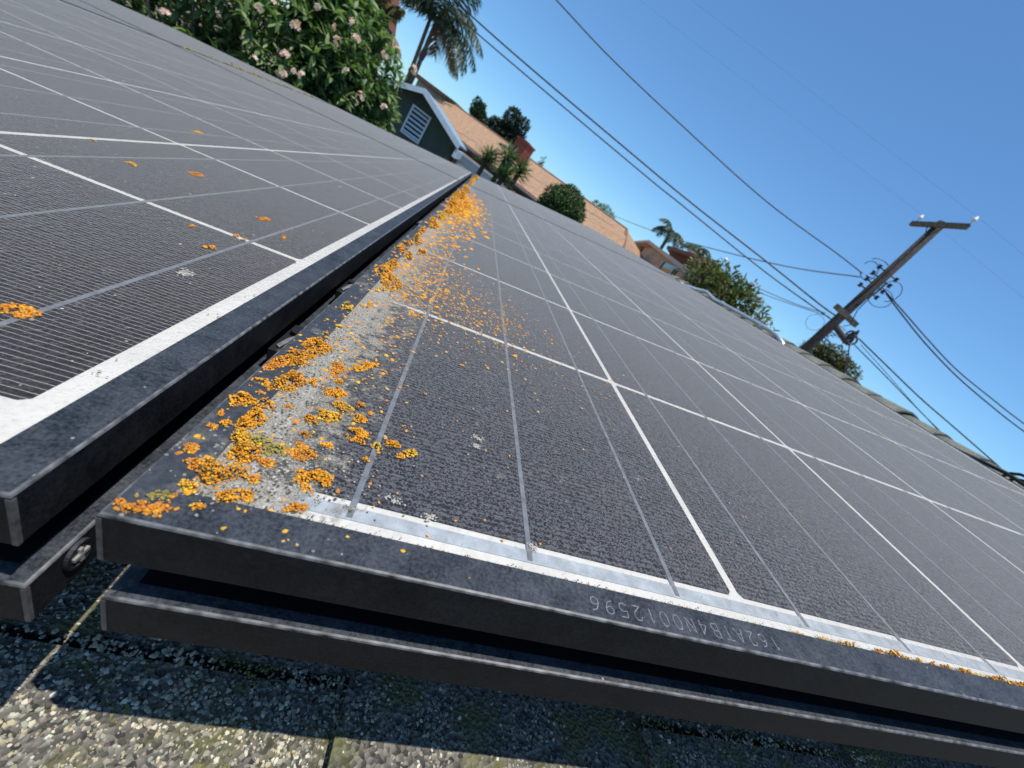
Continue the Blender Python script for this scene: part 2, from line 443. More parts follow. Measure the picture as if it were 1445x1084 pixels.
# loose-looking stone granules on the tabs in view
GR = [mat('granule_white', (.58, .55, .43), 1, spec=.1), mat('granule_grey', (.28, .26, .21), 1, spec=.1), mat('granule_green', (.32, .33, .25), 1, spec=.1), mat('granule_dark', (.10, .09, .075), 1, spec=.1), mat('granule_tan', (.45, .385, .25), 1, spec=.1), mat('moss', (.20, .185, .055), 1.0)]
mb = MB()
def shingle_z(x):
    u = ((x - .046) / EXPO) % 1.0
    return RZ - .0035 + .0045 * (1 - u)
OCT = [Vector(q) for q in ((1, 0, 0), (0, 1, 0), (-1, 0, 0), (0, -1, 0), (0, 0, 1), (.5, .5, .75))]
for i in range(34000):
    x = random.uniform(-.14, .36); y = random.uniform(-.06, .06)
    if x > .09 and y < -.03 and random.random() < .5: continue
    if abs(((x - .046) / EXPO) % 1.0) < .012: continue
    if abs(((y - .011) / TABL) % 1.0) < .006: continue
    ms = noise.noise((x * 34, y * 34, 3.3)) + .4 * noise.noise((x * 120, y * 120, 1))
    if ms > .10 and random.random() < .85:
        mi, r = 5, random.uniform(.0003, .0008)
    else:
        mi = random.choices((0, 1, 2, 3, 4), (.13, .28, .12, .25, .22))[0]; r = random.choice((random.uniform(.0004, .0009), random.uniform(.0005, .0013)))
    z = shingle_z(x) - r * .1
    an = random.uniform(0, 6.3); ca, sa = math.cos(an), math.sin(an)
    sx, sy, sz = r * random.uniform(.7, 1.3), r * random.uniform(.55, 1), r * random.uniform(.15, .5)
    tx_, ty_ = random.uniform(-.5, .5), random.uniform(-.5, .5)
    vs = []
    k = random.randint(4, 6)
    for q in range(k):
        t = 2 * math.pi * (q + random.uniform(-.25, .25)) / k
        px_, py_ = math.cos(t) * sx, math.sin(t) * sy
        vs.append((x + px_ * ca - py_ * sa, y + px_ * sa + py_ * ca, z))
    for q in range(k):
        e = random.uniform(.5, .85)
        bx_, by_ = vs[q][0] - x, vs[q][1] - y
        vs.append((x + bx_ * e, y + by_ * e, z + sz * (1.4 + (tx_ * bx_ + ty_ * by_) / r)))
    mb.add(vs, [(q, (q + 1) % k, k + (q + 1) % k, k + q) for q in range(k)] + [tuple(range(k, 2 * k))], mi)
tag(mb.build('granules', GR, roof), kind='stuff')
# ridge cap shingles
mb = MB()
RC = mat('ridge_granules', (.10, .105, .08), .95, col2=(.21, .21, .165), cscale=240, lo=.4, hi=.6, var=.35, vscale=14, bump=.9, bscale=260, bdist=.004)
i = 0
y = -.4
while y < Y1:
    mb = MB()
    L_ = .205; dz = random.uniform(-.003, .006); sk = random.uniform(-.012, .012)
    prof = []
    for q in range(9):
        u = (q - 4) / 4
        wv = .14 * u
        z = .016 - abs(u) ** 1.6 * .055
        prof.append((wv, z))
    vs = []
    for yy, hh in ((0, .010), (L_ * .5, .005), (L_, -.002)):
        for (xx, z) in prof:
            vs.append((xx + sk * (yy / L_) + noise.noise((xx * 30, y * 20, 2)) * .004, yy + noise.noise((xx * 25, y * 9, 0)) * .006, z + hh + noise.noise((xx * 20 + y, yy * 20, y)) * .003))
    nn = len(vs); vs += [(q[0], q[1], q[2] - .007) for q in vs]
    fs = []
    for r_ in range(2):
        for q in range(8):
            a_ = r_ * 9 + q
            fs.append((a_, a_ + 1, a_ + 10, a_ + 9)); fs.append((nn + a_ + 9, nn + a_ + 10, nn + a_ + 1, nn + a_))
    for q in range(8):
        fs.append((q + 1, q, nn + q, nn + q + 1)); fs.append((18 + q, 18 + q + 1, nn + 18 + q + 1, nn + 18 + q))
    for q in (0, 9):
        fs.append((q, q + 9, nn + q + 9, nn + q)); fs.append((q + 8 + 9, q + 8, nn + q + 8, nn + q + 17))
    mb.add(vs, fs)
    mb.build('ridge_cap', RC, roof, T(XR, y, RZ + .011 + dz))
    y += .150
    i += 1
# rake board
mb = MB(); mb.box((XE, Y1, RZ - .16), (XR, Y1 + .02, RZ - .004))
mb.build('fascia', mat('white_trim', (.74, .75, .76), .6, var=.06, vscale=5), house, MR)

# ------------------------------------------------------------------ solar panels
CELL, GX, GY = .156, .0037, .00425
NX, NY = 6, 10
CW, CL = NX * CELL + (NX - 1) * GX, NY * CELL + (NY - 1) * GY
MO, LIP = .0203, .0103           # outer margin beyond the cells, lip width
def rail_profile(LIP=LIP):
    c = .0006
    up = [(-LIP, -.0020), (-LIP, -.0002), (-LIP + .0002, 0)]
    def rnd(o, z0, z1):
        return [(-c * 1.2, z0), (-c * .35, z0 - c * .35), (0, z0 - c * 1.2), (0, z1 + c), (-c * .3, z1 + c * .3), (-c, z1)]
    return up + rnd(0, 0, -.0148) + [(-.0088, -.0148), (-.0088, -.028), (-.0046, -.028)] + rnd(0, -.028, -.042) + [(-LIP - .004, -.042), (-LIP - .004, -.0395), (-LIP, -.0385)]
PROF = rail_profile()
SHADEM = mat('groove_shade_black', (.0045, .0045, .005), .6, spec=.2)  # anodised rail with the groove's shade put into its colour
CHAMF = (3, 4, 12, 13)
SHADED = (8, 9, 10)               # dust-free groove walls, blackened in colour to stand for their shade
EDGEM = mat("worn_edge", (.095, .096, .096), .5, var=.9, vscale=260)
x0, x1, y0, y1 = -MO, CW + MO, -MO, CL + MO
CORN = [(x0, y0, 1, 1), (x1, y0, -1, 1), (x1, y1, -1, -1), (x0, y1, 1, -1)]
def rail_mesh(k, m):
    a, b = CORN[k], CORN[(k + 1) % 4]
    mb = MB()
    n = len(PROF)
    vs = []
    for c in (a, b):
        for (o, z) in PROF:
            vs.append((c[0] - o * c[2], c[1] - o * c[3], z))
    fs = [(i, (i + 1) % n, n + (i + 1) % n, n + i) for i in range(n)] + [tuple(range(n - 1, -1, -1)), tuple(range(n, 2 * n))]
    mb.add(vs, fs)
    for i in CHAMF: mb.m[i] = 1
    for i in SHADED: mb.m[i] = 2
    return mb.data('frame_rail', [m, EDGEM, SHADEM])
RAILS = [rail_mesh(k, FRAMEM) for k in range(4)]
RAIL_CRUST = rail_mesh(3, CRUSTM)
MF = .0250                        # the eave-side modules have a wider front margin
CORN_B = CORN
XA1 = CW + .0185
CORN = [(x0, -MF, 1, 1), (XA1, -MF, -1, 1), (XA1, y1, -1, -1), (x0, y1, 1, -1)]
CORN_A = CORN
PROF = rail_profile(.0112)
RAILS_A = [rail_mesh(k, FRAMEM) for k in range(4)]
def sheets(yf, x1=x1):
    mb = MB(); mb.box((x0 + LIP - .001, yf + LIP - .001, -.0035), (x1 - LIP + .001, y1 - LIP + .001, -.0013))
    bd = mb.data('backsheet', BACKM)
    a, b = yf + LIP - .0005, y1 - LIP + .0005
    mb = MB(); mb.add([(x0 + LIP - .0005, a, -.0006), (x1 - LIP + .0005, a, -.0006), (x1 - LIP + .0005, b, -.0006), (x0 + LIP - .0005, b, -.0006)], [(0, 1, 2, 3)])
    return bd, mb.data('glass_pane', PANEM)
SH_B, SH_A = sheets(y0), sheets(-MF, XA1)
mb = MB(); ch = .0016
poly = [(ch, 0), (CELL - ch, 0), (CELL, ch), (CELL, CELL - ch), (CELL - ch, CELL), (ch, CELL), (0, CELL - ch), (0, ch)]
mb.prism([(a, b, -.0014) for a, b in poly], (0, 0, 0), (0, 0, .0003)); CELLD = mb.data('cell', CELLM)
mb = MB(); mb.box((-.00085, -.0058, -.00115), (.00085, CL + .0058, -.0009)); RIBD = mb.data('ribbon', RIBM)
mb = MB(); mb.box((.012, -.0064, -.0014), (CW - .0245, -.0021, -.0010)); BUSD = mb.data('bus_ribbon', BUSM)
mb = MB(); mb.box((-.00015, -.00015, -.0143), (.0009, .0009, -.0012)); mb.box((-.00015, -.00015, -.0412), (.0009, .0009, -.0292)); SEAMD = mb.data('corner_seam', WORNM)
mb = MB(); mb.box((x0 + .012, y0 + .03, -.0385), (x0 + .03, y0 + .16, -.030)); 

def panel(label, M, rails=RAILS, sh=SH_B, corn=CORN_B):
    t = thing('solar_panel', label, 'solar panel', M, 'solar panels on the shingle roof')
    for k in range(4): link('frame_rail', rails[k], t)
    link('backsheet', sh[0], t)
    for j in range(NY):
        for i in range(NX):
            link('cell', CELLD, t, T(i * (CELL + GX), j * (CELL + GY), 0))
    for i in range(NX):
        for q in (.026, .078, .130):
            link('ribbon', RIBD, t, T(i * (CELL + GX) + q, 0, 0))
    link('bus_ribbon', BUSD, t)
    link('bus_ribbon', BUSD, t, T(0, CL + .0085, 0))
    for c in corn:
        link('corner_seam', SEAMD, t, T(c[0], c[1], 0) @ Matrix.Diagonal((c[2], c[3], 1, 1)))
    link('glass_pane', sh[1], t)
    return t
YSTEP = CL + 2 * MO + .011
TILT = .012
def low_panel(label, k, y, z=0.0023):
    # k-th row down the slope, hinged on its right-hand cell edge
    M = MR @ T(-.0515, y, z) @ Matrix.Rotation(math.atan(TILT), 4, 'Y') @ T(-CW - k * (CW + 2 * MO + .010), 0, 0)
    return panel(label, M, RAILS_A, SH_A, CORN_A)
B1 = panel('solar panel thick with orange lichen along its grimy edge, serial number on frame', MR)
B2 = panel('solar panel behind the lichen covered one, ending under the rounded bush', MR @ T(0, YSTEP, 0))
A1 = low_panel('raised solar panel with clean white margin and few lichen dots beside the lichen panel', 0, .0030)
A2 = low_panel('dusty far solar panel with its edge below the green gable', 0, .0030 + YSTEP + .0047)
C1 = low_panel('solar panel sliver at the eave side, beyond the panel with few lichen dots', 1, .0030)
C2 = low_panel('plain grey solar panel at eave side, right below the pink flowering bush', 1, .0030 + YSTEP + .0047)
CELLD2 = CELLD.copy(); CELLD2.materials[0] = CELLW
for ch_ in B1.children:
    if ch_.data == CELLD: ch_.data = CELLD2
# grimy low rail of the lichen panel
for ch_ in B1.children:
    if ch_.name.startswith('frame_rail') and ch_.data == RAILS[3]: ch_.data = RAIL_CRUST

# interlock hardware in the gap, held by the raised panel
def hw(px_, yy, zz):   # local coordinates of A1 from roof coordinates
    return A1.matrix_world.inverted() @ RF(px_, yy, zz)
mb = MB()
nseg = 28; rr = .0040
for r0, r1, z0, z1 in ((0, rr, .0010, .0010), (rr, rr, .0010, -.001)):
    pass
ring = [(0, math.cos(2 * math.pi * q / nseg), math.sin(2 * math.pi * q / nseg)) for q in range(nseg)]
vs = [(0.0, c[1] * rr, c[2] * rr * 1.0) for c in ring] + [(.0009, c[1] * rr * .96, c[2] * rr * .96) for c in ring] + [(.0009, c[1] * rr * .82, c[2] * rr * .82) for c in ring] + [(.0006, c[1] * rr * .74, c[2] * rr * .74) for c in ring]
fs = []
for r_ in range(3):
    for q in range(nseg):
        fs.append((r_ * nseg + q, r_ * nseg + (q + 1) % nseg, (r_ + 1) * nseg + (q + 1) % nseg, (r_ + 1) * nseg + q))
fs.append(tuple(range(3 * nseg, 4 * nseg)))
mb.add(vs, fs)
o = mb.build('interlock_screw', FRAMEM, A1, T(*hw(-.0331, -.0098, -.0305)))
mb = MB(); mb.box((.0004, -.0022, -.0005), (.0013, .0022, .0005)); mb.box((.0003, -.0005, -.0022), (.00125, .0005, .0022))
mb.build('screw_cross', STEELM, o)
for yy in (.085, .178, .52, .95, 1.4):
    mb = MB()
    mb.box((.0005, 0, -.026), (.0098, .030, -.017)); mb.tube([(.003, .004, -.0165), (.006, .007, -.0135), (.0075, .011, -.0135), (.006, .015, -.0165)], .0010, 6, 1); mb.tube([(.005, .02, -.017), (.005, .02, -.0145)], .003, 8, 0)
    mb.build('interlock_clip', [BLACKP, STEELM], A1, T(*hw(-.0328, yy, .002)))

# serial number etched into the front lip, read from the far side
GLY = {'0': [[(.3, 0), (.05, .3), (.05, .7), (.3, 1), (.7, 1), (.95, .7), (.95, .3), (.7, 0), (.3, 0)]], '1': [[(.25, .78), (.5, 1), (.5, 0)]],
       '2': [[(.05, .75), (.25, 1), (.7, 1), (.93, .75), (.85, .5), (.05, 0), (.95, 0)]], '4': [[(.75, 0), (.75, 1), (.03, .3), (.97, .3)]],
       '5': [[(.9, 1), (.15, 1), (.1, .55), (.6, .62), (.93, .4), (.85, .1), (.5, 0), (.07, .12)]],
       '6': [[(.85, .95), (.4, .85), (.08, .4), (.15, .1), (.5, 0), (.85, .1), (.93, .35), (.7, .55), (.35, .52), (.1, .35)]],
       '9': [[(.15, .05), (.6, .15), (.92, .6), (.85, .9), (.5, 1), (.15, .9), (.07, .65), (.3, .45), (.65, .48), (.9, .65)]],
       'A': [[(0, 0), (.5, 1), (1, 0)], [(.2, .38), (.8, .38)]], 'T': [[(0, 1), (1, 1)], [(.5, 1), (.5, 0)]], 'N': [[(.05, 0), (.05, 1), (.95, 0), (.95, 1)]],
       'B': [[(.08, 0), (.08, 1), (.65, 1), (.88, .85), (.85, .62), (.6, .53), (.08, .53)], [(.6, .53), (.92, .4), (.9, .12), (.65, 0), (.08, 0)]]}
mb = MB()
xs, hh, ww, pitch = .1628, .0042, .0028, .00465
for i, c in enumerate('162ATB4N0012596'):
    for st in GLY[c]:
        pts = [(xs - i * pitch - u * ww, -.0137 - v_ * hh) for u, v_ in st]
        for (ax, ay), (bx_, by_) in zip(pts, pts[1:]):
            d = Vector((bx_ - ax, by_ - ay, 0)); n_ = Vector((-d.y, d.x, 0)).normalized() * .00014; e = d.normalized() * .0001
            A_, B_ = Vector((ax, ay, .00006)) - e, Vector((bx_, by_, .00006)) + e
            mb.add([A_ - n_, B_ - n_, B_ + n_, A_ + n_], [(0, 1, 2, 3)])
fr_front = [c for c in B1.children if c.name.startswith('frame_rail') and c.data == RAILS[0]][0]
mb.build('serial_number', SCRATCHM, fr_front)

# ---------------- lichen
def surf_z(x, y):
    return 0.0 if (x < -MO + LIP or y < -MO + LIP) else -.0006
def lichen(par, x, y, a, b, ang=0, h=.6, mi=0, r=.0009, dens=1.0, sub=1, name='lichen_patch', thin=0):
    """a rosette of crinkled lobes; x, y, a, b in metres on the panel"""
    mb = MB()
    V, Fc = ICO2 if sub == 2 else ICO1
    sd = random.uniform(0, 99)
    cnt = max(3, int(dens * math.pi * a * b / (r * r * 1.25)))
    ca, sa = math.cos(ang), math.sin(ang)
    for i in range(cnt):
        t = random.uniform(0, 2 * math.pi); q = math.sqrt(random.random())
        lim = 1 + .55 * noise.noise((math.cos(t) * 1.7 + sd, math.sin(t) * 1.7, sd)) + .25 * noise.noise((math.cos(t) * 5 + sd, math.sin(t) * 5, 3))
        u, v_ = q * math.cos(t) * a * lim, q * math.sin(t) * b * lim
        hole = noise.noise((u * 260 + sd, v_ * 260, sd))
        if hole < -.22 + thin: continue
        px_, py_ = x + u * ca - v_ * sa, y + u * sa + v_ * ca
        if par == B1 and (px_ < -.0193 or py_ < -.0193): continue
        rr = r * random.uniform(.4, 1.0) * (1.35 if random.random() < .12 else 1)
        hz = h * r * (1 - q * q) * random.uniform(.1, 3.6) * (1 + 1.6 * hole)
        z = surf_z(px_, py_) + hz + rr * .2
        sx, sy, sz = rr * random.uniform(.7, 1.4), rr * random.uniform(.7, 1.2), rr * random.uniform(.4, .8)
        R_ = Matrix.Rotation(random.uniform(0, 6.3), 3, 'Z') @ Matrix.Rotation(random.uniform(-.6, .6), 3, 'X')
        ph = random.uniform(0, 50)
        vs = []
        for c in V:
            k = 1 + .42 * noise.noise((c.x * 1.9 + ph, c.y * 1.9, c.z * 1.9))
            w_ = R_ @ Vector((c.x * sx * k, c.y * sy * k, c.z * sz * k))
            vs.append((px_ + w_.x, py_ + w_.y, z + w_.z))
        m_ = mi if random.random() < .66 else random.choice((0, 1, 2, 5) if mi != 3 else (3, 2, 3))
        if q > .8 and random.random() < .18: m_ = random.choice((5, 4, 3))
        mb.add(vs, Fc, m_)
    if not mb.v: return None
    return mb.build(name, LICH, par, None, smooth=True)
mm = .001
BIG = [  # x, y, a, b, angle, height, material  (mm on the panel)
    (-10.5, 74, 4.2, 4.6, .3, .9, 0), (-12.6, 61, 3.6, 6.0, -.4, .9, 0), (-17, 52, 2.2, 4.6, -.1, .4, 1), (-8.8, 44, 3.4, 5.2, -.2, 1.7, 0),
    (-15.4, 37, 2.6, 3.4, .3, .6, 0), (-16, 27, 3.0, 2.8, 0, .6, 0), (-10, 28.4, 1.9, 2.0, 0, .9, 0), (-10.2, 19.6, 2.9, 4.2, 0, 1.1, 0),
    (-8, 11.5, 2.4, 2.4, 0, 1.0, 2), (-5.2, 6, 3.2, 3.0, .2, 1.2, 0), (-6.4, -2.2, 3.9, 3.1, .7, 2.0, 0), (-2.2, 11.6, 5.2, 2.4, 0, .5, 3),
    (6.4, 12.4, 3.6, 2.8, 0, .3, 1), (1.0, 5, 2.0, 1.4, 0, .4, 1), (14, 3.5, 4.4, 3.2, .2, .6, 0), (-.3, -8, 3.2, 2.0, .4, .7, 0), (-8.9, -8.2, 2.4, 1.6, 0, .8, 2),
    (6, 46.2, 3.9, 2.6, .3, .7, 0), (10.6, 39.2, 2.7, 2.4, 0, .7, 2), (8.2, 32.2, 3.4, 2.3, 0, .6, 2), (17.2, 35.8, 2.4, 1.8, 0, .5, 0), (19.6, 27.4, 3.0, 3.2, .5, .6, 0),
    (9.8, 70.8, 2.2, 7.0, -.7, .5, 0), (1, 62.4, 3.0, 4.0, .3, .35, 1), (3, 28.4, 2.9, 1.1, -.5, .5, 0), (26.6, 24.2, 1.5, 1.5, 0, .6, 2), (30.8, 27, 2.0, 1.7, 0, .5, 0),
    (37.6, 25.5, 1.8, 1.6, 0, .5, 2), (34.4, 22.6, 1.2, 1.0, 0, .4, 0), (-18.3, -16.4, 3.6, 1.0, .2, .3, 1), (-15.4, -17.6, 2.5, .8, .1, .25, 1), (-11.6, -16.2, 1.9, 1.5, .6, .25, 1),
    (-11.8, -12.4, 1.2, .9, 0, .3, 1), (-5.5, -13.6, 1.2, .8, .3, .25, 1), (-12.8, -1.8, 1.9, 1.8, 0, .3, 1), (-16.4, 3, 1.3, 1.5, 0, .2, 1), (13, -7.2, 2.4, 1.2, .5, .3, 1), (.5, -2, 1.4, 1.3, 0, .4, 1),
    (-14.5, -13, 2.6, 1.2, .3, .2, 3), (-16.8, 12, 1.1, 1.4, 0, .3, 1), (-17.4, 19, .9, 1.5, 0, .3, 1), (-14.4, 15, 1.0, 1.2, 0, .4, 0), (4.4, 54, 1.5, 1.4, 0, .5, 0), (15.4, 43.6, 1.6, 1.3, 0, .4, 1),
    (5.5, 20.5, 1.5, 1.0, 0, .3, 1), (12.5, 18, 1.4, .9, 0, .3, 0), (-4.5, 31, 1.6, .8, 0, .3, 1), (24.5, 16.6, .9, .8, 0, .3, 0), (-2.4, 48.5, 1.4, 2.2, 0, .4, 0), (14.5, 60.5, 2.1, 1.6, 0, .4, 0)]
for (x, y, a, b, an, h, mi) in BIG:
    lichen(B1, x * mm, y * mm, a * mm * 1.2, b * mm * 1.2, an, h * 1.5, mi, .00046, 2.0)
MID = [(-12.7, 123, 3, 4.5, 0, .8, 2), (-6.4, 136.5, 3, 4, 0, .6, 0), (-9, 98, 1.8, 2.4, 0, .4, 2), (-10.5, 88, 2, 2, 0, .5, 0), (-3.2, 188, 6.5, 15, .15, 1.2, 0), (-11, 205, 5, 15, 0, .8, 0), (-5, 168, 3, 4, 0, .9, 2), (-10.1, 225, 4, 16, 0, .9, 0),
       (-5.6, 270, 4.6, 14, 0, 1.0, 0), (-14.5, 285, 4, 12, 0, .5, 1), (-8.5, 338, 5, 18, 0, 1.3, 0), (-14, 310, 3, 10, 0, .5, 1), (2, 300, 4, 10, 0, .5, 0), (-6.1, 459, 5, 26, 0, 1.4, 0), (-12, 400, 3, 22, 0, .6, 1), (-3.1, 552, 6, 28, 0, 1.2, 2), (-12, 500, 4, 25, 0, .6, 0),
       (-1, 640, 8, 34, 0, .8, 0), (-.4, 756, 10, 60, 0, 1.3, 0), (12, 700, 12, 50, 0, .4, 0), (-2.3, 1012, 12, 110, 0, 1.6, 0), (16, 860, 12, 90, 0, .5, 0), (-10, 880, 6, 70, 0, .8, 0), (2, 1250, 9, 90, 0, .7, 1), (-8, 1450, 7, 100, 0, .6, 0)]
for (x, y, a, b, an, h, mi) in MID:
    far = y > 240
    lichen(B1, x * mm, y * mm, a * mm, b * mm, an, h, mi, .0009 if not far else (.0016 if y < 650 else .0027), 1.0)
for (x, y, a, b, h) in [(0, 60, 8, 70, .8), (-4, 380, 8, 120, .8), (6, 760, 16, 170, 1.0), (0, 1150, 10, 140, .6)]:
    o_ = lichen(B2, x * mm, y * mm, a * mm, b * mm, 0, h, 0, .004, 1.0)
    if o_: tag(o_, kind='stuff')
# orange line where the four panels of the eave side meet
for (M_, y, b) in [(A2, 120, 110), (A2, 330, 120), (A2, 560, 130), (A2, 830, 160), (A2, 1150, 150)]:
    o_ = lichen(M_, (-MO + .004), y * mm, .003, b * mm, 0, .5, 3, .004, .8)
    if o_: tag(o_, kind='stuff')
# spots on the raised panel (positions in roof frame)
IA = A1.matrix_world.inverted()
def onA(x, y):
    q = IA @ RF(x * mm, y * mm, .003); return q.x, q.y
for (x, y, a, b, mi) in [(-79.5, 35, 4.4, 2.5, 1), (-82.6, 160.6, 3.0, 2.6, 1), (-92.5, 209.4, 3.4, 3.0, 1), (-82.5, 131, 2.8, 1.9, 1), (-156, 250, 3.6, 3.4, 1), (-101, 150, 1.4, 1.4, 1), (-72, 190, 1.2, 2, 1), (-172, 214, 3, 1.6, 2), (-205, 230, 2.2, 1.4, 2), (-64, 232, 1.2, 2, 1), (-240, 400, 3, 4, 2)]:
    lx, ly = onA(x, y)
    lichen(A1, lx, ly, a * mm, b * mm * 1.5, 0, .45, mi, .0005, 2.2)
# pale crusty discs on the raised panel
def specks(par, pts, mats, name, flat=.35):
    mb = MB()
    for (x, y, r, mi) in pts:
        k = random.randint(5, 7)
        z = surf_z(x, y) + .00002
        e = random.uniform(.55, 1); an = random.uniform(0, 3.2); ca, sa = math.cos(an), math.sin(an)
        vs, top = [], []
        for q in range(k):
            t = 2 * math.pi * q / k; rr = r * random.uniform(.65, 1.2)
            u, v_ = math.cos(t) * rr, math.sin(t) * rr * e
            X_, Y_ = x + u * ca - v_ * sa, y + u * sa + v_ * ca
            vs.append((X_, Y_, z)); top.append((x + (X_ - x) * .6, y + (Y_ - y) * .6, z + r * flat * random.uniform(.6, 1.3)))
        mb.add(vs + top, [(q, (q + 1) % k, k + (q + 1) % k, k + q) for q in range(k)] + [tuple(range(k, 2 * k))], mi)
    return tag(mb.build(name, mats, par), kind='stuff')
pts = []
def grow(n, cx_, cy_, sx, sy, r0, r1, mats_):
    for i in range(n):
        x, y = random.gauss(cx_, sx), random.gauss(cy_, sy)
        if x < -.019 or y < -.019: continue
        pts.append((x, y, random.uniform(r0, r1) * (1 if random.random() < .85 else 1.6), random.choice(mats_)))
grow(900, .016, .215, .019, .052, .0004, .0013, (0, 0, 4, 1, 4))
grow(520, .058, .195, .026, .036, .0004, .0010, (4, 4, 1, 4, 0))
grow(220, .095, .165, .035, .040, .0003, .0007, (4, 4, 1))
grow(260, -.002, .060, .016, .050, .0004, .0009, (0, 0, 1, 2))
grow(90, .030, .020, .030, .035, .00025, .0006, (0, 4, 4))
grow(160, .006, .330, .018, .050, .0006, .0020, (0, 0, 1))
grow(190, .012, .480, .016, .090, .0009, .0028, (0, 0, 1))
grow(620, .022, .760, .020, .120, .0014, .0040, (0, 0, 1, 2))
grow(260, .020, 1.02, .018, .130, .002, .005, (0, 0, 1))
grow(40, .17, .08, .10, .08, .0003, .0006, (4, 4))
# broken line of lichen along the front rail of the glass
x = .196
while x < .345:
    a_ = random.uniform(.0008, .0034) * (.55 + min(1, (x - .19) / .07) * .6)
    lichen(B1, x, -MO + LIP + random.uniform(.0002, .0007), a_, random.uniform(.0005, .0010), random.uniform(-.1, .1), 1.2, random.choice((0, 0, 1, 2)), .0004, 2.0)
    x += a_ * random.uniform(1.2, 2.6) + (random.uniform(.001, .006) if x < .25 else random.uniform(0, .002))
for i in range(500):
    x = random.uniform(.17, .34)
    if noise.noise((x * 150, 0, 2)) < .0: continue
    pts.append((x, -MO + LIP + abs(random.gauss(0, .0006)) + .0002, random.uniform(.0002, .0006), random.choice((0, 1, 3, 3, 4))))
for i in range(60):
    x = random.uniform(.01, .2); pts.append((x, -MO + LIP + random.uniform(0, .0008), random.uniform(.0002, .0004), random.choice((1, 3, 3))))
specks(B1, pts, LICH, 'lichen_specks', .28)
pts = []
for i in range(900):
    x, y = random.uniform(-.01, .9), random.uniform(-.009, .03) + abs(random.gauss(0, .35))
    if y > 1.5: continue
    pts.append((x, y, random.uniform(.0002, .00045) * (1 + y * 1.2), random.choice((0, 2, 0))))
for i in range(1500):                      # mineral crust along the lower edge
    x, y = random.gauss(-.006, .0045), random.uniform(-.012, .12) if random.random() < .75 else random.uniform(.12, .5)
    if x < -.0105 and random.random() < .7: continue
    pts.append((max(x, -.0195), y, random.uniform(.0002, .0006), random.choice((0, 1, 1, 2)) if x > -.0105 else 0))
for i in range(700):
    x, y = random.gauss(.004, .012), random.gauss(.004, .010)
    if (x < -.0105 or y < -.0105) and random.random() < .75: continue
    pts.append((max(x, -.0195), max(y, -.0195), random.uniform(.0002, .0006), random.choice((0, 1, 1, 2)) if min(x, y) > -.0105 else 0))
for i in range(150):                      # dirt on the white margin by the front rail
    pts.append((random.uniform(0, .33), random.uniform(-.0098, -.0086), random.uniform(.00012, .0004), random.choice((1, 1, 0))))
for (cx_, cy_) in ((.036, .0035), (.047, .0008), (.079, -.0007), (.06, .04), (.0605, .046)):
    for i in range(40):
        pts.append((random.gauss(cx_, .0011), random.gauss(cy_, .0008), random.uniform(.0002, .0005), random.choice((0, 2, 2))))
specks(B1, pts, CRUSTS, 'grit_specks', .3)
pts = []
for i in range(760):
    x, y = CW - abs(random.gauss(0, .30)), random.uniform(-.01, .02) + abs(random.gauss(0, .4))
    if x < 0 or y > 1.55: continue
    pts.append((x, y, random.uniform(.00015, .0005) * (1 + y * 1.3) * (2 if random.random() < .04 else 1), random.choice((0, 2, 0))))
lx, ly = onA(-71.4, 94.8)
for i in range(60):
    pts.append((lx + random.gauss(0, .0017), ly + random.gauss(0, .0016), random.uniform(.0004, .0008), random.choice((0, 2, 0))))
for i in range(120):
    pts.append((CW + random.uniform(.0005, .0095), random.uniform(0, .7), random.uniform(.0002, .0005), random.choice((0, 1))))
specks(A1, pts, CRUSTS, 'grit_specks', .25)

# ------------------------------------------------------------------ conduit and cables by the ridge
GALV = mat('galvanised_steel', (.62, .66, .68), .38, metal=.55, var=.12, vscale=30)
t = thing('metal_conduit', 'bent galvanised steel conduit lying along the roof ridge', 'conduit', MR)
mb = MB()
xx = 1.93
path = [(xx - .2, 3.12, -.10), (xx - .06, 3.02, -.075), (xx, 2.97, -.058), (xx, 2.92, -.058), (xx, 2.86, -.068), (xx, 2.80, -.076), (xx, 2.70, -.071), (xx, 2.45, -.066), (xx, 2.25, -.064), (xx, 2.14, -.064), (xx, 2.06, -.07), (xx, 1.99, -.092), (xx, 1.96, -.13)]
mb.tube(path, .0125, 12); mb.build('pipe', GALV, t, None, smooth=True)
for yy in (2.68, 2.20):
    mb = MB(); mb.tube([(xx, yy, -.0705), (xx, yy + .03, -.0705)], .0155, 12); mb.box((xx - .01, yy + .008, -.105), (xx + .01, yy + .022, -.0705)); mb.build('coupling', GALV, t)
mb = MB(); xx = 1.9
mb.tube([(xx - .1, 4.10 - .7, -.13), (xx - .02, 3.99 - .7, -.095), (xx, 3.85 - .7, -.09), (xx, 3.6 - .7 + .25, -.092)], .012, 10)
tag(link('vent_pipe', mb.data('vent_pipe', mat('white_paint_pipe', (.8, .8, .79), .4), True), None, MR), 'short white painted pipe lying at the far end of the ridge', 'pipe')
mb = MB()
mb.tube([(1.03, .70, -.045), (1.02, .60, -.024), (1.0, .50, -.008), (.99, .432, .0), (.987, .39, .005), (.985, .36, .004), (.984, .30, .003)], .003, 8)
tag(link('black_cable', mb.data('black_cable', BLACKP, True), None, MR), 'black cable running along the upper frame of the lichen panel', 'cable')
mb = MB()
lp = [(1.0, .40, -.012), (.992, .388, .008), (.99, .378, .014), (.99, .368, .016), (.99, .352, .010), (.992, .335, -.02)]
mb.tube(lp, .0026, 8); mb.tube([(q[0] + .008, q[1] - .004, q[2] - .007) for q in lp], .0026, 8)
tag(link('cable_loop', mb.data('cable_loop', BLACKP, True), None, MR), 'looped pair of black cables at the upper panel edge', 'cable')

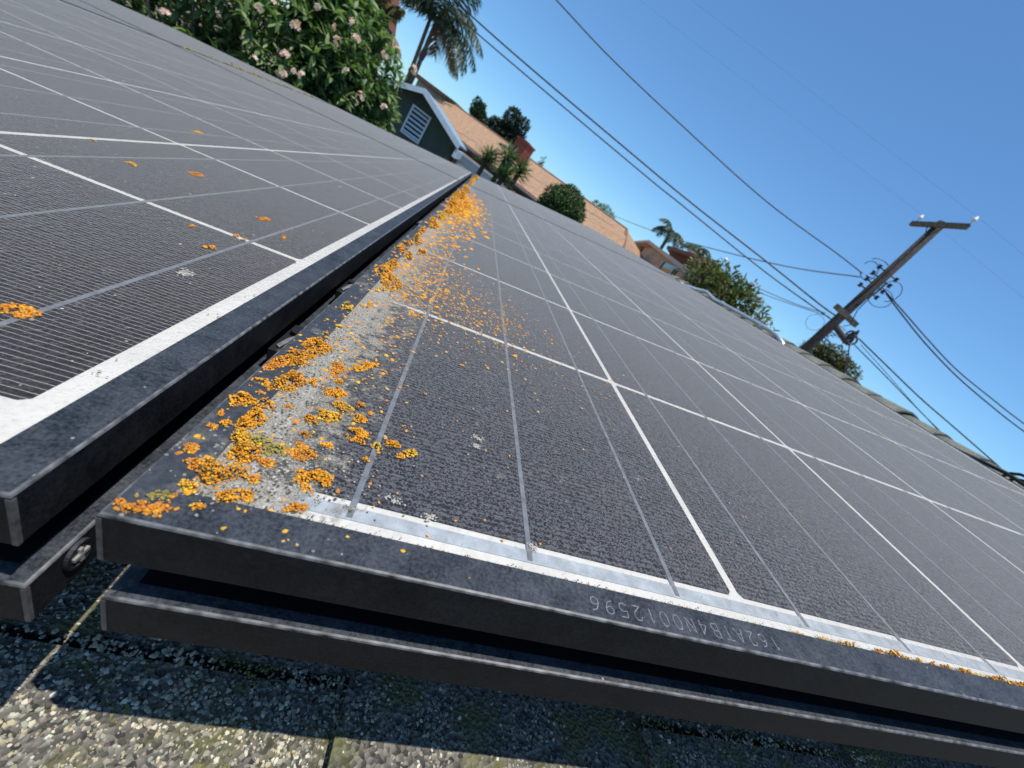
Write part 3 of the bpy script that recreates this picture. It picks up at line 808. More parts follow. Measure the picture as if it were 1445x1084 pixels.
# ------------------------------------------------------------------ foliage helpers
def leafmat(name, c, tr=.28):
    return mat(name, c, .5, var=.25, vscale=7, transl=tr, spec=.35)
def leaf_shape(L, W, bend=.15, n=4):
    """a folded, bent leaf along +X"""
    vs, fs = [], []
    for i in range(n + 1):
        u = i / n
        wd = W * .5 * (math.sin(math.pi * min(1, .06 + u ** .8 * .94)) ** .8 if 0 < i < n else .04)
        z = -bend * L * u * u
        vs += [(u * L, -wd, z + wd * .25), (u * L, 0, z), (u * L, wd, z + wd * .25)]
    for i in range(n):
        a = i * 3
        fs += [(a, a + 3, a + 4, a + 1), (a + 1, a + 4, a + 5, a + 2)]
    return vs, fs
def orient(d, roll=0):
    d = Vector(d).normalized()
    M = d.to_track_quat('X', 'Z').to_matrix().to_4x4()
    return M @ Matrix.Rotation(roll, 4, 'X')
def rnd_dir():
    while True:
        d = Vector((random.uniform(-1, 1), random.uniform(-1, 1), random.uniform(-1, 1)))
        if .05 < d.length < 1: return d.normalized()
def crown(name, blobs, n, L, W, mats, par, up=.3, shell=.55, seed=0, lump=.30, radial=.8):
    """leaves through the volume of several lumpy blobs (centre, radii)"""
    mb = MB()
    vsL, fsL = leaf_shape(L, W, .2, 2)
    wt = [b[1][0] * b[1][1] for b in blobs]
    for i in range(n):
        c, r = random.choices(blobs, wt)[0]
        d = rnd_dir()
        q = shell + (1 - shell) * random.random() ** .5 if random.random() < .8 else random.random()
        q *= 1 + lump * noise.noise((d.x * 2.3 + c[0], d.y * 2.3 + c[1], d.z * 2.3 + seed))
        pz = Vector((c[0] + d.x * r[0] * q, c[1] + d.y * r[1] * q, c[2] + d.z * r[2] * q))
        M = T(*pz) @ orient(d * radial + rnd_dir() * .9 + Vector((0, 0, up)), random.uniform(-1, 1))
        s = random.uniform(.6, 1.25)
        mb.add([M @ (Vector(v) * s) for v in vsL], fsL, random.randrange(len(mats)))
    return tag(mb.build(name, mats, par), kind='stuff')
BARK = mat('bark', (.10, .08, .06), .95, var=.4, vscale=20, bump=.8, bscale=40, bdist=.02)
def trunk(par, a, b, r0, r1, limbs=()):
    mb = MB()
    a, b = Vector(a), Vector(b)
    path = [a.lerp(b, i / 6) + Vector((noise.noise((i, a.x, 0)), noise.noise((i, a.y, 5)), 0)) * r0 * .8 * (0 < i < 6) for i in range(7)]
    mb.tube(path, [r0 + (r1 - r0) * i / 6 for i in range(7)], 10)
    for q in limbs:
        q = Vector(q); s = a.lerp(b, random.uniform(.6, .95))
        mb.tube([s, s.lerp(q, .5) + Vector((0, 0, .08)), q], [r1 * .8, r1 * .5, r1 * .2], 6)
    return mb.build('trunk', BARK, par, None, True)

# ------------------------------------------------------------------ flowering bush at the rake
GL = [leafmat('plumeria_leaf', (.145, .225, .075)), leafmat('plumeria_leaf_light', (.23, .31, .125)), leafmat('plumeria_leaf_dark', (.075, .14, .042))]
bush = thing('flowering_bush', 'big leafy bush with pink white flower clusters at the roof edge', 'bush', T(-2.3, 5.4, 0))
def toB(v): return Vector(v) - Vector((-2.3, 5.4, 0))
leafd = []
for m_ in GL:
    for k in range(2):
        mb = MB(); vs, fs = leaf_shape(.115 + .03 * k, .040 + .006 * k, .18 + .15 * k, 5); mb.add(vs, fs); leafd.append(mb.data('leaf', m_, True))
tips = []
BL = [((-1.70, 5.35, 3.32), (.60, .6, .62)), ((-2.2, 5.1, 3.25), (.8, .7, .85)), ((-2.9, 5.0, 3.1), (.9, .7, .95)), ((-3.7, 5.0, 2.9), (.9, .7, .95)), ((-1.44, 5.3, 3.05), (.40, .5, .42)), ((-2.6, 5.6, 3.7), (.9, .8, .7)), ((-4.4, 5.1, 2.6), (.8, .7, .9)), ((-1.95, 5.5, 3.5), (.5, .5, .5)), ((-5.0, 5.2, 2.4), (.8, .7, .9)), ((-2.1, 5.0, 2.75), (.9, .5, .5)), ((-3.2, 5.0, 2.55), (.9, .5, .6))]
tries = 0
while len(tips) < 2300 and tries < 90000:
    tries += 1
    c, r = random.choice(BL)
    d = rnd_dir()
    if d.y > .5: continue
    q = random.uniform(.45, 1.02)
    pz = Vector((c[0] + d.x * r[0] * q, c[1] + d.y * r[1] * q, c[2] + d.z * r[2] * q))
    if any((pz - o_[0]).length < .045 for o_ in tips): continue
    tips.append((pz, (d + Vector((0, -.25, .75))).normalized()))
tips.sort(key=lambda q: q[0].y)
rest = MB(); nobj = 0
for i, (pz, d) in enumerate(tips):
    k = random.randint(9, 13)
    s0 = orient(d)
    for j in range(k):
        an = 2 * math.pi * j / k * 1.618 * 2 + random.uniform(-.3, .3)
        el = random.uniform(.15, 1.15)
        ld = s0.to_3x3() @ Vector((math.sin(el), math.cos(el) * math.cos(an), math.cos(el) * math.sin(an)))
        M = T(*(toB(pz) - d * .06 * random.random())) @ orient(ld + Vector((0, 0, -.1)), random.uniform(-.4, .4)) @ Matrix.Scale(random.uniform(.7, 1.1), 4)
        if nobj < 300 and i % 6 == 0 and ld.y < .3 and -3.4 < pz.x and pz.z > 2.85:
            link('leaf', random.choice(leafd), bush, M); nobj += 1
        else:
            vs, fs = leaf_shape(.12, .042, random.uniform(.1, .35), 3)
            rest.add([M @ Vector(v) for v in vs], fs, random.choices((0, 1, 2), (.45, .25, .3))[0])
tag(rest.build('foliage', GL, bush, None, True), kind='stuff')
mb = MB()
for (pz, d) in tips[:1200:48]:
    q = toB(pz); b0 = Vector((q.x * .45, q.y * .4 + .1, 1.2)); mb.tube([(q.x * .15, .1, 0), b0, q - d * .12 + Vector((0, 0, -.05)), q], [.03, .018, .011, .008], 6)
mb.build('stem', mat('plumeria_stem', (.17, .14, .11), .9, var=.3, vscale=15), bush)
# inner shade of older leaves
PET = [mat('petal_pink', (.74, .42, .37), .6, transl=.25), mat('petal_pale', (.80, .60, .52), .6, transl=.25), mat('petal_yellow', (.80, .55, .2), .6)]
def flower_cluster(pz, n, s):
    mb = MB()
    for i in range(n):
        d = (rnd_dir() + Vector((0, -.8, .5))).normalized(); c = pz + d * s * random.uniform(.4, 1)
        R_ = orient(d)
        for k in range(5):
            an = 2 * math.pi * k / 5
            u = Vector((.25, math.cos(an), math.sin(an))); w_ = Vector((0, -math.sin(an + .4), math.cos(an + .4)))
            A_ = Vector((.0, 0, 0)); B_ = u * .019 + w_ * .009; C_ = u * .023 - w_ * .002; D_ = u * .014 - w_ * .009
            mb.add([c + R_ @ q for q in (A_, B_, C_, D_)], [(0, 1, 2, 3)], random.choice((0, 1, 1)))
        mb.add([c + R_ @ Vector((.006, .007 * math.cos(q * 1.57), .007 * math.sin(q * 1.57))) for q in range(4)], [(0, 1, 2, 3)], 2)
    return tag(mb.build('flower_cluster', PET, bush), kind='stuff')
for (fx, fy, n, s) in [(234, 20, 4, .04), (402, 78, 10, .07), (398, 104, 11, .08), (416, 103, 7, .05), (426, 108, 6, .05), (358, 85, 6, .05), (418, 39, 9, .07), (498, 35, 7, .06), (477, 60, 9, .06), (502, 56, 8, .06), (545, 80, 8, .05), (560, 75, 8, .06), (509, 138, 10, .07), (541, 152, 7, .05), (584, 98, 7, .05), (384, 2, 6, .05), (365, 11, 4, .04), (489, 100, 3, .03), (474, 39, 4, .03), (448, 10, 4, .04)]:
    q = P(fx, fy, 4.55 if fx < 520 else 4.7)
    flower_cluster(toB(q), max(3, int(n * random.uniform(.4, .9))), s * random.uniform(.5, .85))

# ------------------------------------------------------------------ green gabled shed
SG = mat('green_stucco', (.052, .082, .068), .9, var=.12, vscale=5, bump=.5, bscale=120, bdist=.006)
TRIM = mat('pale_blue_trim', (.60, .68, .74), .55, var=.08, vscale=12)
shed = thing('green_shed', 'dark green gabled outbuilding with pale trim and a slatted vent', 'shed', T(0, 0, 0))
pk = P(603, 128, 11.0); ev = P(650, 205, 11.0)
hwid = ev.x - pk.x + .02; yf = pk.y
px0, zx, ze = pk.x, pk.z - .10, ev.z - .10
mb = MB()
mb.prism([(px0 - hwid + .2, yf, 0), (px0 + hwid - .2, yf, 0), (px0 + hwid - .2, yf, ze + .05), (px0, yf, zx), (px0 - hwid + .2, yf, ze + .05)], (0, 0, 0), (0, 3.2, 0))
mb.build('wall', SG, shed)
for s in (-1, 1):
    A_, B_ = Vector((px0, 0, zx + .10)), Vector((px0 + s * hwid, 0, ze + .10))
    mb = MB(); mb.prism([(A_.x, yf - .28, A_.z), (B_.x, yf - .28, B_.z), (B_.x, yf - .28, B_.z - .04), (A_.x, yf - .28, A_.z - .04)], (0, 0, 0), (0, 3.8, 0))
    mb.build('roof', mat('blue_grey_roofing', (.20, .30, .38), .9, var=.2, vscale=30, bump=.5, bscale=80, bdist=.01), shed)
    mb = MB(); mb.prism([(A_.x, yf - .31, A_.z - .005), (B_.x, yf - .31, B_.z - .005), (B_.x, yf - .31, B_.z - .115), (A_.x, yf - .31, A_.z - .115)], (0, 0, 0), (0, .028, 0))
    mb.build('barge_board', TRIM, shed)
    mb = MB(); mb.box((B_.x - .05, yf - .30, B_.z - .30), (B_.x + .045, yf + 3.3, B_.z - .118)); mb.build('gutter', TRIM, shed)
v0, v1 = P(583, 150, 10.95), P(590, 199, 10.95)
vx0, vx1, vz1, vz0 = P(575, 168, 10.95).x, P(598, 183, 10.95).x, P(594, 158, 10.95).z, P(579, 193, 10.95).z
vent = thing('tmp', 'x', 'x'); bpy.data.objects.remove(vent)
mb = MB(); th_ = .035
mb.box((vx0 - th_, yf - .04, vz0 - th_), (vx0, yf, vz1 + th_)); mb.box((vx1, yf - .04, vz0 - th_), (vx1 + th_, yf, vz1 + th_)); mb.box((vx0, yf - .04, vz1), (vx1, yf, vz1 + th_)); mb.box((vx0, yf - .055, vz0 - th_), (vx1, yf, vz0))
vf = mb.build('vent', TRIM, shed)
mb = MB(); mb.box((vx0, yf - .0035, vz0), (vx1, yf + .01, vz1)); mb.build('vent_backing', mat('vent_dark', (.012, .018, .018), .9), vf)
nsl = 6
for i in range(nsl):
    z = vz0 + (vz1 - vz0) * (i + .5) / nsl
    mb = MB(); mb.prism([(vx0 + .001, yf - .038, z - .030), (vx0 + .001, yf - .032, z - .034), (vx0 + .001, yf - .006, z + .006), (vx0 + .001, yf - .012, z + .012)], (0, 0, 0), (vx1 - vx0 - .002, 0, 0)); mb.build('slat', TRIM, vf)

# ------------------------------------------------------------------ garden wall behind the rake
gw = MB(); a, b_ = P(655, 220, 12.6), P(800, 300, 12.6)
gw.box((a.x - .1, a.y, 0), (b_.x + 3, a.y + .18, 3.22)); gw.box((a.x - .14, a.y - .03, 3.222), (b_.x + 3.04, a.y + .21, 3.28))
tag(gw.build('garden_wall', mat('pale_stucco', (.55, .54, .51), .9, var=.1, vscale=3)), 'pale stucco wall beside the green gable, behind the spiky plants', 'wall')

# ------------------------------------------------------------------ tan roofed house
TANR = mat('tan_shingles', (.285, .165, .088), .95, col2=(.42, .262, .155), cscale=9, lo=.38, hi=.62, var=.28, vscale=38, bump=.4, bscale=40, bdist=.03)
tan = thing('tan_house', 'long house with tan shingle roof and red chimney beyond the bushes', 'house', T(0, 0, 0))
def Pz(px_, py_, z):
    r = ray(px_, py_); return EYE + r * ((z - EYE.z) / r.z)
R1, R2 = P(643, 149, 24.6), P(884, 325, 17.7)
R2.z = R1.z
dv = (R2 - R1).normalized(); nv = Vector((dv.y, -dv.x, 0))
if nv.y > 0: nv = -nv
E1, E2 = R1 + nv * 4.2, R2 + nv * 4.2 + dv * 2.3
E1.z = E2.z = 3.55
K2 = R2 - nv * 4.2 + dv * 2.3; K1 = R1 - nv * 4.2; K1.z = K2.z = 3.55
def slab(mb, q, th=.10, mi=0):
    n_ = (q[1] - q[0]).cross(q[2] - q[0]).normalized()
    if n_.z < 0: n_ = -n_
    mb.prism(q, (0, 0, 0), -n_ * th, mi)
mb = MB(); slab(mb, [E1, E2, R2, R1]); slab(mb, [K1, K2, R2, R1]); slab(mb, [E2, K2, R2])
tr = mb.build('roof', TANR, tan)
mb = MB(); nn_ = (E2 - E1).cross(R1 - E1).normalized(); nn_ = nn_ if nn_.z > 0 else -nn_
o4 = nn_ * .06
q0, q1 = R1.lerp(E1, .36), R2.lerp(E2, .30)
slab(mb, [E1 + o4 + nv * .25 - Vector((0, 0, .07)), E2 + o4 + nv * .25 - Vector((0, 0, .07)), q1 + o4, q0 + dv * 3.5 + o4], .055)
mb.build('lower_roof', TANR, tan)
mb = MB(); i1, i2 = E1 - nv * .45 + dv * .3, E2 - nv * .45 - dv * .4; j1, j2 = K1 + nv * .45 + dv * .3, K2 + nv * .45 - dv * .4
ws = [Vector((q.x, q.y, 0)) for q in (i1, i2, j2, j1)]
mb.prism(ws, (0, 0, 0), (0, 0, 3.40)); mb.build('wall', mat('brick_red_stucco', (.16, .085, .06), .9, var=.15, vscale=4), tan)
mb = MB(); mb.prism([E1 - Vector((0, 0, .02)), E2 - Vector((0, 0, .02)), E2 - Vector((0, 0, .2)), E1 - Vector((0, 0, .2))], (0, 0, 0), nv * .04); mb.build('fascia', mat('brown_fascia', (.20, .16, .13), .8), tan)
mb = MB(); mb.tube([R1 - Vector((0, 0, .02)), R2 - Vector((0, 0, .02))], .07, 8); mb.tube([R2 - Vector((0, 0, .02)), E2 - Vector((0, 0, .02))], .07, 8); mb.build('ridge_cap', mat('ridge_brown', (.20, .11, .065), .95, var=.4, vscale=14), tan)
mb = MB(); mb.tube([E1 + nv * .32 - Vector((0, 0, .1)), E2 + nv * .32 - Vector((0, 0, .1))], .06, 8); mb.build('gutter', mat('gutter_brown', (.16, .12, .10), .6), tan)
# louvred roof vent
cvt = Pv(713, 208, R1 + nv * 1.3, R2 + nv * 1.3)
Mr = Matrix((dv, nn_.cross(dv), nn_)).transposed().to_4x4()
zc_ = R1 + (E1 - R1) * .30
def on_roof(px_, py_):
    r = ray(px_, py_); return EYE + r * ((R1 - EYE).dot(nn_) / r.dot(nn_))
cvt = on_roof(713, 209)
mb = MB()
for k in range(3): mb.box((-.26, -.2 + k * .14, .0), (.26, -.1 + k * .14, .07))
mb.build('roof_vent', mat('dark_vent', (.05, .04, .035), .8), tan, T(*cvt) @ Mr)
# chimney
BRK = mat('red_brick', (.20, .052, .035), .9, col2=(.27, .085, .06), cscale=11, lo=.4, hi=.6, var=.25, vscale=30, bump=.4, bscale=50, bdist=.02)
cb = on_roof(727, 228)
ct = P(744, 205, (cb - EYE).xy.length)
M = T(cb.x, cb.y, 0) @ Matrix.Rotation(math.atan2(dv.y, dv.x), 4, 'Z')
mb = MB(); mb.box((-.31, -.26, cb.z - .7), (.31, .26, ct.z)); mb.box((-.34, -.29, ct.z - .001), (.34, .29, ct.z + .06)); mb.box((-.13, -.13, ct.z + .059), (.13, .13, ct.z + .1))
mb.build('chimney', BRK, tan, M)
# grey wall section with a thin brown roof edge, left end of the same house
mb = MB(); a, b_ = P(590, 112, 27), P(641, 149, 25.2); b_.z = a.z = (a.z + b_.z) / 2 + .0
e = (b_ - a).normalized(); back = Vector((-e.y, e.x, 0)); back = back if back.y > 0 else -back
mb.prism([Vector((a.x, a.y, 0)), Vector((b_.x, b_.y, 0)), b_, a], (0, 0, 0), back * 4)
bw = thing('grey_house', 'grey stucco house wall with thin brown roof edge behind the green gable', 'house', T(0, 0, 0))
mb.build('wall', mat('grey_stucco', (.36, .35, .31), .9, var=.12, vscale=2), bw)
mb = MB(); mb.prism([a - e * .5 + Vector((0, 0, .002)), b_ + e * .3 + Vector((0, 0, .002)), b_ + e * .3 + Vector((0, 0, .16)), a - e * .5 + Vector((0, 0, .16))], (0, 0, 0), back * 4.5 , 0)
mb.build('roof', mat('brown_roof_edge', (.20, .12, .08), .85, var=.2, vscale=6), bw, T(*(-back * .35)))

# ------------------------------------------------------------------ cream house
cream = thing('cream_house', 'cream stucco gable house with tan roof and dark window near the palms', 'house', T(0, 0, 0))
CR_ = mat('peach_stucco', (.50, .40, .30), .9, var=.14, vscale=2.5, bump=.3, bscale=70, bdist=.01)
E_ = P(984, 390, 12.5); K_ = P(925, 346, 19.0)
u = Vector((K_.x - E_.x, K_.y - E_.y, 0)); ul = u.length; u.normalize(); vv = Vector((u.y, -u.x, 0))
Lw = Vector((K_.x, K_.y, 0)) + u * ul
E0 = Vector((E_.x, E_.y, 0))
mb = MB(); mb.prism([E0 + u * .3, Lw - u * .3, Lw - u * .3 + Vector((0, 0, E_.z - .05)), Vector((K_.x, K_.y, K_.z - .12)), E0 + u * .3 + Vector((0, 0, E_.z - .05))], (0, 0, 0), vv * 6)
mb.build('wall', CR_, cream)
mb = MB(); E3, K3, L3 = Vector((E_.x, E_.y, E_.z)), K_.copy(), Lw + Vector((0, 0, E_.z))
slab(mb, [E3 - vv * .35, E3 + vv * 6.4, K3 + vv * 6.4, K3 - vv * .35], .12); slab(mb, [L3 - vv * .35, L3 + vv * 6.4, K3 + vv * 6.4, K3 - vv * .35], .12)
mb.build('roof', mat('pinkish_roof', (.42, .31, .245), .9, col2=(.50, .39, .31), cscale=12, var=.15, vscale=30), cream)
mb = MB()
for A_, B_ in ((E3, K3), (L3, K3)):
    mb.prism([A_ - vv * .37 - Vector((0, 0, .01)), B_ - vv * .37 - Vector((0, 0, .01)), B_ - vv * .37 - Vector((0, 0, .12)), A_ - vv * .37 - Vector((0, 0, .12))], (0, 0, 0), vv * .019)
mb.build('fascia', mat('pink_fascia', (.52, .40, .33), .8), cream)
Mw = T(0, 0, 0) @ Matrix((u, Vector((0, 0, 1)), -vv)).transposed().to_4x4()
def onwall(px_, py_):
    q = Pv(px_, py_, E0, Lw); return (q - E0).dot(u), q.z
GLASS = mat('window_glass', (.02, .025, .03), .08, spec=.6)
for (ax, ay, bx_, by_) in ((939, 370, 951, 388), (953, 381, 966, 397)):
    s0, z0 = onwall(ax, ay); s1, z1 = onwall(bx_, by_)
    s0, s1 = min(s0, s1), max(s0, s1); z0, z1 = min(z0, z1) - .05, max(z0, z1)
    f = .05
    mb = MB(); 
    for q in ((s0 - f, z0 - f, s0, z1 + f), (s1, z0 - f, s1 + f, z1 + f), (s0, z1, s1, z1 + f), (s0, z0 - f, s1, z0)): mb.box((q[0], q[1], 0), (q[2], q[3], .05))
    wn = mb.build('window', mat('window_frame', (.3, .33, .36), .5), cream, T(*E0) @ Mw)
    mb = MB(); mb.box((s0 + .001, z0 + .001, .004), (s1 - .001, z1 - .001, .016)); mb.build('pane', GLASS, wn)
for (ax, ay) in ((894, 348), (903, 355)):
    s0, z0 = onwall(ax, ay)
    mb = MB(); mb.box((s0 - .35, z0 - .25, 0), (s0 + .25, z0 + .15, .12)); mb.build('wall_box', mat('meter_grey', (.16, .14, .12), .7), cream, T(*E0) @ Mw)
# dark red gable behind
rg = thing('brown_gable_house', 'dark red brown gable roof rising behind the leafy tree', 'house', T(0, 0, 0))
pk2 = P(1011, 371, 21); l2 = P(950, 352, 21.8); r2 = P(1040, 415, 21.3)
mb = MB(); e = (r2 - l2); e.z = 0; e.normalize(); bk = Vector((-e.y, e.x, 0)); bk = bk if bk.y > 0 else -bk
mb.prism([Vector((l2.x, l2.y, 0)), Vector((r2.x, r2.y, 0)), r2 - Vector((0, 0, .1)), pk2 - Vector((0, 0, .1)), l2 - Vector((0, 0, .1))], (0, 0, 0), bk * 5)
mb.build('wall', mat('red_brown_wood', (.11, .055, .042), .85, var=.2, vscale=5), rg)
mb = MB(); o5 = -bk * .6
slab(mb, [l2 + o5 - (pk2 - l2) * .1, pk2 + o5, pk2 + bk * 5.5, l2 + bk * 5.5 - (pk2 - l2) * .1], .14); slab(mb, [r2 + o5, pk2 + o5, pk2 + bk * 5.5, r2 + bk * 5.5], .14)
mb.build('roof', mat('red_brown_roof', (.13, .07, .052), .85, var=.25, vscale=8), rg)
mb = MB(); ch = P(977, 359, 23); mb.box((ch.x - .22, ch.y - .2, ch.z - 1.2), (ch.x + .22, ch.y + .2, ch.z + .12)); mb.build('chimney', mat('peach_chimney', (.5, .36, .28), .9), rg)
# yard lamp by it
yl = thing('lamp_post', 'thin grey lamp post with small white head behind the leafy tree', 'lamp', T(0, 0, 0))
a = P(1022, 369, 24); mb = MB(); mb.tube([(a.x, a.y, 0), (a.x, a.y, a.z)], .035, 8); mb.build('post', mat('grey_metal', (.4, .41, .42), .5, metal=.4), yl)
mb = MB(); mb.tube([a, a + Vector((0, 0, .12))], [.07, .1], 10); mb.tube([a + Vector((0, 0, .12)), a + Vector((0, 0, .2))], [.13, .04], 10); mb.build('lamp_head', mat('white_metal', (.7, .7, .7), .5), yl)

# ------------------------------------------------------------------ brown roofed house above the bush
bh = thing('terracotta_house', 'house with terracotta roof edge rising behind the flowering bush', 'house', T(0, 0, 0))
a, b_ = P(551, -25, 15), P(548, 52, 15)
mb = MB(); mb.prism([(a.x - 1.1, a.y, 0), (b_.x - .15, a.y, 0), (b_.x - .15, a.y, b_.z - .05), (a.x - .2, a.y, a.z + .15), (a.x - 1.1, a.y, a.z + .6)], (0, 0, 0), (0, 1.1, 0)); mb.build('wall', mat('stone_wall', (.30, .27, .23), .95, var=.35, vscale=9, bump=.6, bscale=14, bdist=.05), bh)
mb = MB(); A_, B_ = Vector((a.x - .15, a.y - .2, a.z + .5)), Vector((b_.x - .02, a.y - .2, b_.z - .1))
mb.prism([A_, B_, B_ - Vector((.22, 0, .02)), A_ - Vector((.22, 0, .02))], (0, 0, 0), (0, 1.4, 0)); mb.build('roof', mat('terracotta', (.22, .075, .04), .85, var=.3, vscale=12), bh)

# ------------------------------------------------------------------ trees and plants
def tree(name, label, cat, base, top, r0, r1, blobs, n, L, W, mats, group=None, up=.3):
    t = thing(name, label, cat, T(base[0], base[1], 0), group)
    off = Vector((base[0], base[1], 0))
    trunk(t, Vector(base) - off, Vector(top) - off, r0, r1, [Vector(b[0]) - off for b in blobs])
    crown('crown', [(Vector(b[0]) - off, b[1]) for b in blobs], n, L, W, mats, t, up, seed=base[0])
    return t
# clipped round bush
c = P(797, 290, 9.2)
DG = [leafmat('box_leaf', (.035, .085, .022)), leafmat('box_leaf_light', (.07, .135, .04)), leafmat('box_leaf_dark', (.018, .045, .015))]
t = thing('round_bush', 'clipped dark green dome shaped bush in front of the tan roof', 'bush', T(c.x, c.y, 0))
trunk(t, (0, 0, 0), (0, 0, c.z - .3), .09, .06)
crown('crown', [(Vector((0, 0, c.z - .09)), (.50, .50, .47)), (Vector((.01, 0, c.z - .32)), (.51, .50, .36)), (Vector((0, 0, c.z - .1)), (.40, .40, .36))], 16000, .048, .033, DG, t, .1, .86, 0, .14, .05)
# spiky plants
YM = [leafmat('yucca_leaf', (.06, .115, .05)), leafmat('yucca_leaf_light', (.13, .19, .085)), leafmat('yucca_leaf_dark', (.03, .065, .03))]
for (px_, py_, d, sc_, lab) in ((689, 222, 9.5, .34, 'spiky yucca tuft standing next to the green gable'), (716, 222, 9.3, .38, 'taller spiky yucca in front of the red chimney'), (712, 246, 9.0, .40, 'low spreading yucca below the other spiky tufts'), (735, 240, 9.4, .33, 'spiky yucca leaning right under the chimney')):
    c = P(px_, py_, d)
    t = thing('yucca', lab, 'plant', T(c.x, c.y, 0), 'spiky plants behind the roof edge')
    trunk(t, (0, 0, 0), (0, 0, c.z - .05), .07, .05)
    mb = MB()
    for i in range(150):
        dr = rnd_dir(); dr.z = abs(dr.z) * 1.1 - .25
        vs, fs = leaf_shape(sc_ * random.uniform(.7, 1.1), .03, random.uniform(.02, .25), 3)
        M = T(0, 0, c.z - .05 + random.uniform(-.12, .1)) @ orient(dr, random.uniform(-.5, .5))
        mb.add([M @ Vector(v) for v in vs], fs, random.randrange(3))
    tag(mb.build('crown', YM, t), kind='stuff')
# dark conifers behind the tan roof
CM = [leafmat('conifer', (.022, .042, .026), .1), leafmat('conifer_light', (.045, .075, .042), .1), leafmat('conifer_dark', (.012, .024, .016), .1)]
D_ = 44
def Pb(px_, py_, d, r): return (P(px_, py_, d), r)
bl = [Pb(722, 168, D_, (.75, .8, .95)), Pb(702, 180, D_, (.95, .8, .65)), Pb(734, 182, D_, (.7, .7, 1.0)), Pb(718, 190, D_, (1.0, .8, .9)), Pb(727, 200, D_, (.9, .8, .8)), Pb(690, 178, D_, (.5, .5, .4)), Pb(712, 185, D_, (.8, .8, .7))]
c = P(722, 205, D_)
tree('dark_tree', 'dense dark conifer cluster behind the red chimney', 'tree', (c.x, c.y, 0), (c.x, c.y, c.z), .25, .12, bl, 9000, .26, .12, CM)
c = P(676, 165, 36)
tree('small_tree', 'small dark tree with pointed top peeping over tan ridge', 'tree', (c.x, c.y, 0), (c.x, c.y, c.z), .15, .07, [Pb(675, 158, 36, (.5, .5, .6)), Pb(671, 150, 36, (.28, .3, .6)), Pb(678, 165, 36, (.5, .5, .4))], 2600, .2, .09, [CM[1], YM[0], CM[0]])
c = P(765, 232, 40)
tree('thin_tree', 'thin wispy sapling top sticking up over the tan ridge', 'tree', (c.x, c.y, 0), (c.x, c.y, c.z - .2), .06, .03, [Pb(764, 229, 40, (.2, .2, .55)), Pb(762, 235, 40, (.2, .2, .3))], 260, .18, .06, [CM[1], YM[0]])
c = P(845, 295, 40)
tree('low_tree', 'low pale feathery treetop over the right end of tan roof', 'tree', (c.x, c.y, 0), (c.x, c.y, c.z - .2), .1, .05, [Pb(843, 293, 40, (.7, .7, .4)), Pb(853, 298, 40, (.7, .7, .45)), Pb(860, 305, 40, (.5, .5, .35))], 900, .25, .07, [YM[0], YM[1]])
# leafy tree with reddish tips by the ridge
TM = [leafmat('loquat_leaf', (.085, .115, .036)), leafmat('loquat_leaf_light', (.17, .185, .07)), leafmat('loquat_leaf_dark', (.04, .06, .022)), leafmat('loquat_red', (.26, .12, .08))]
D_ = 9.5
bl = [Pb(992, 388, D_, (.38, .4, .34)), Pb(1010, 402, D_, (.5, .5, .46)), Pb(1030, 420, D_, (.5, .5, .46)), Pb(1048, 440, D_, (.42, .4, .36)), Pb(982, 402, D_, (.32, .4, .3)), Pb(1020, 425, D_, (.6, .5, .5)), Pb(1062, 462, D_, (.42, .4, .3)), Pb(1043, 416, D_, (.24, .3, .22))]
c = P(1030, 450, D_)
t = tree('leafy_tree', 'leafy green tree with reddish twig tips beyond the conduit', 'tree', (c.x, c.y, 0), (c.x, c.y, c.z), .12, .06, bl, 2300, .13, .055, TM[:3] + [TM[1], TM[0]])
off = Vector((c.x, c.y, 0))
crown('twig_tips', [(P(a, b, D_) - off, (.09, .09, .09)) for a, b in ((1062, 404), (1067, 426), (1063, 432), (1070, 455), (1058, 448), (1072, 459))], 190, .09, .035, [TM[3], TM[1], TM[3]], t)
mb = MB()
for a, b in ((1062, 404), (1067, 426), (1070, 455)):
    mb.tube([c - off + Vector((0, 0, -.1)), P(a - 14, b + 16, D_) - off, P(a, b, D_) - off], [.02, .01, .004], 5)
mb.build('twig', BARK, t)
# tree behind the pole
D_ = 24
OM = [leafmat('olive_leaf', (.075, .075, .025)), leafmat('olive_leaf_light', (.13, .12, .045)), leafmat('olive_leaf_dark', (.038, .04, .016))]
bl = [Pb(1157, 502, D_, (.9, .8, .55)), Pb(1172, 508, D_, (1.0, .8, .6)), Pb(1186, 522, D_, (.8, .8, .5)), Pb(1150, 505, D_, (.8, .8, .5))]
c = P(1165, 520, D_)
t = tree('olive_tree', 'yellowish green treetop showing over the ridge beside the utility pole', 'tree', (c.x, c.y, 0), (c.x, c.y, c.z), .2, .1, bl, 4200, .17, .08, OM)
mb = MB()
off = Vector((c.x, c.y, 0))
for i in range(16):
    q = P(1190 + random.uniform(-4, 10), 518 + random.uniform(-12, 12), D_) - off; mb.tube([P(1178, 522, D_) - off, q], [.025, .006], 4)
mb.build('bare_twigs', BARK, t)

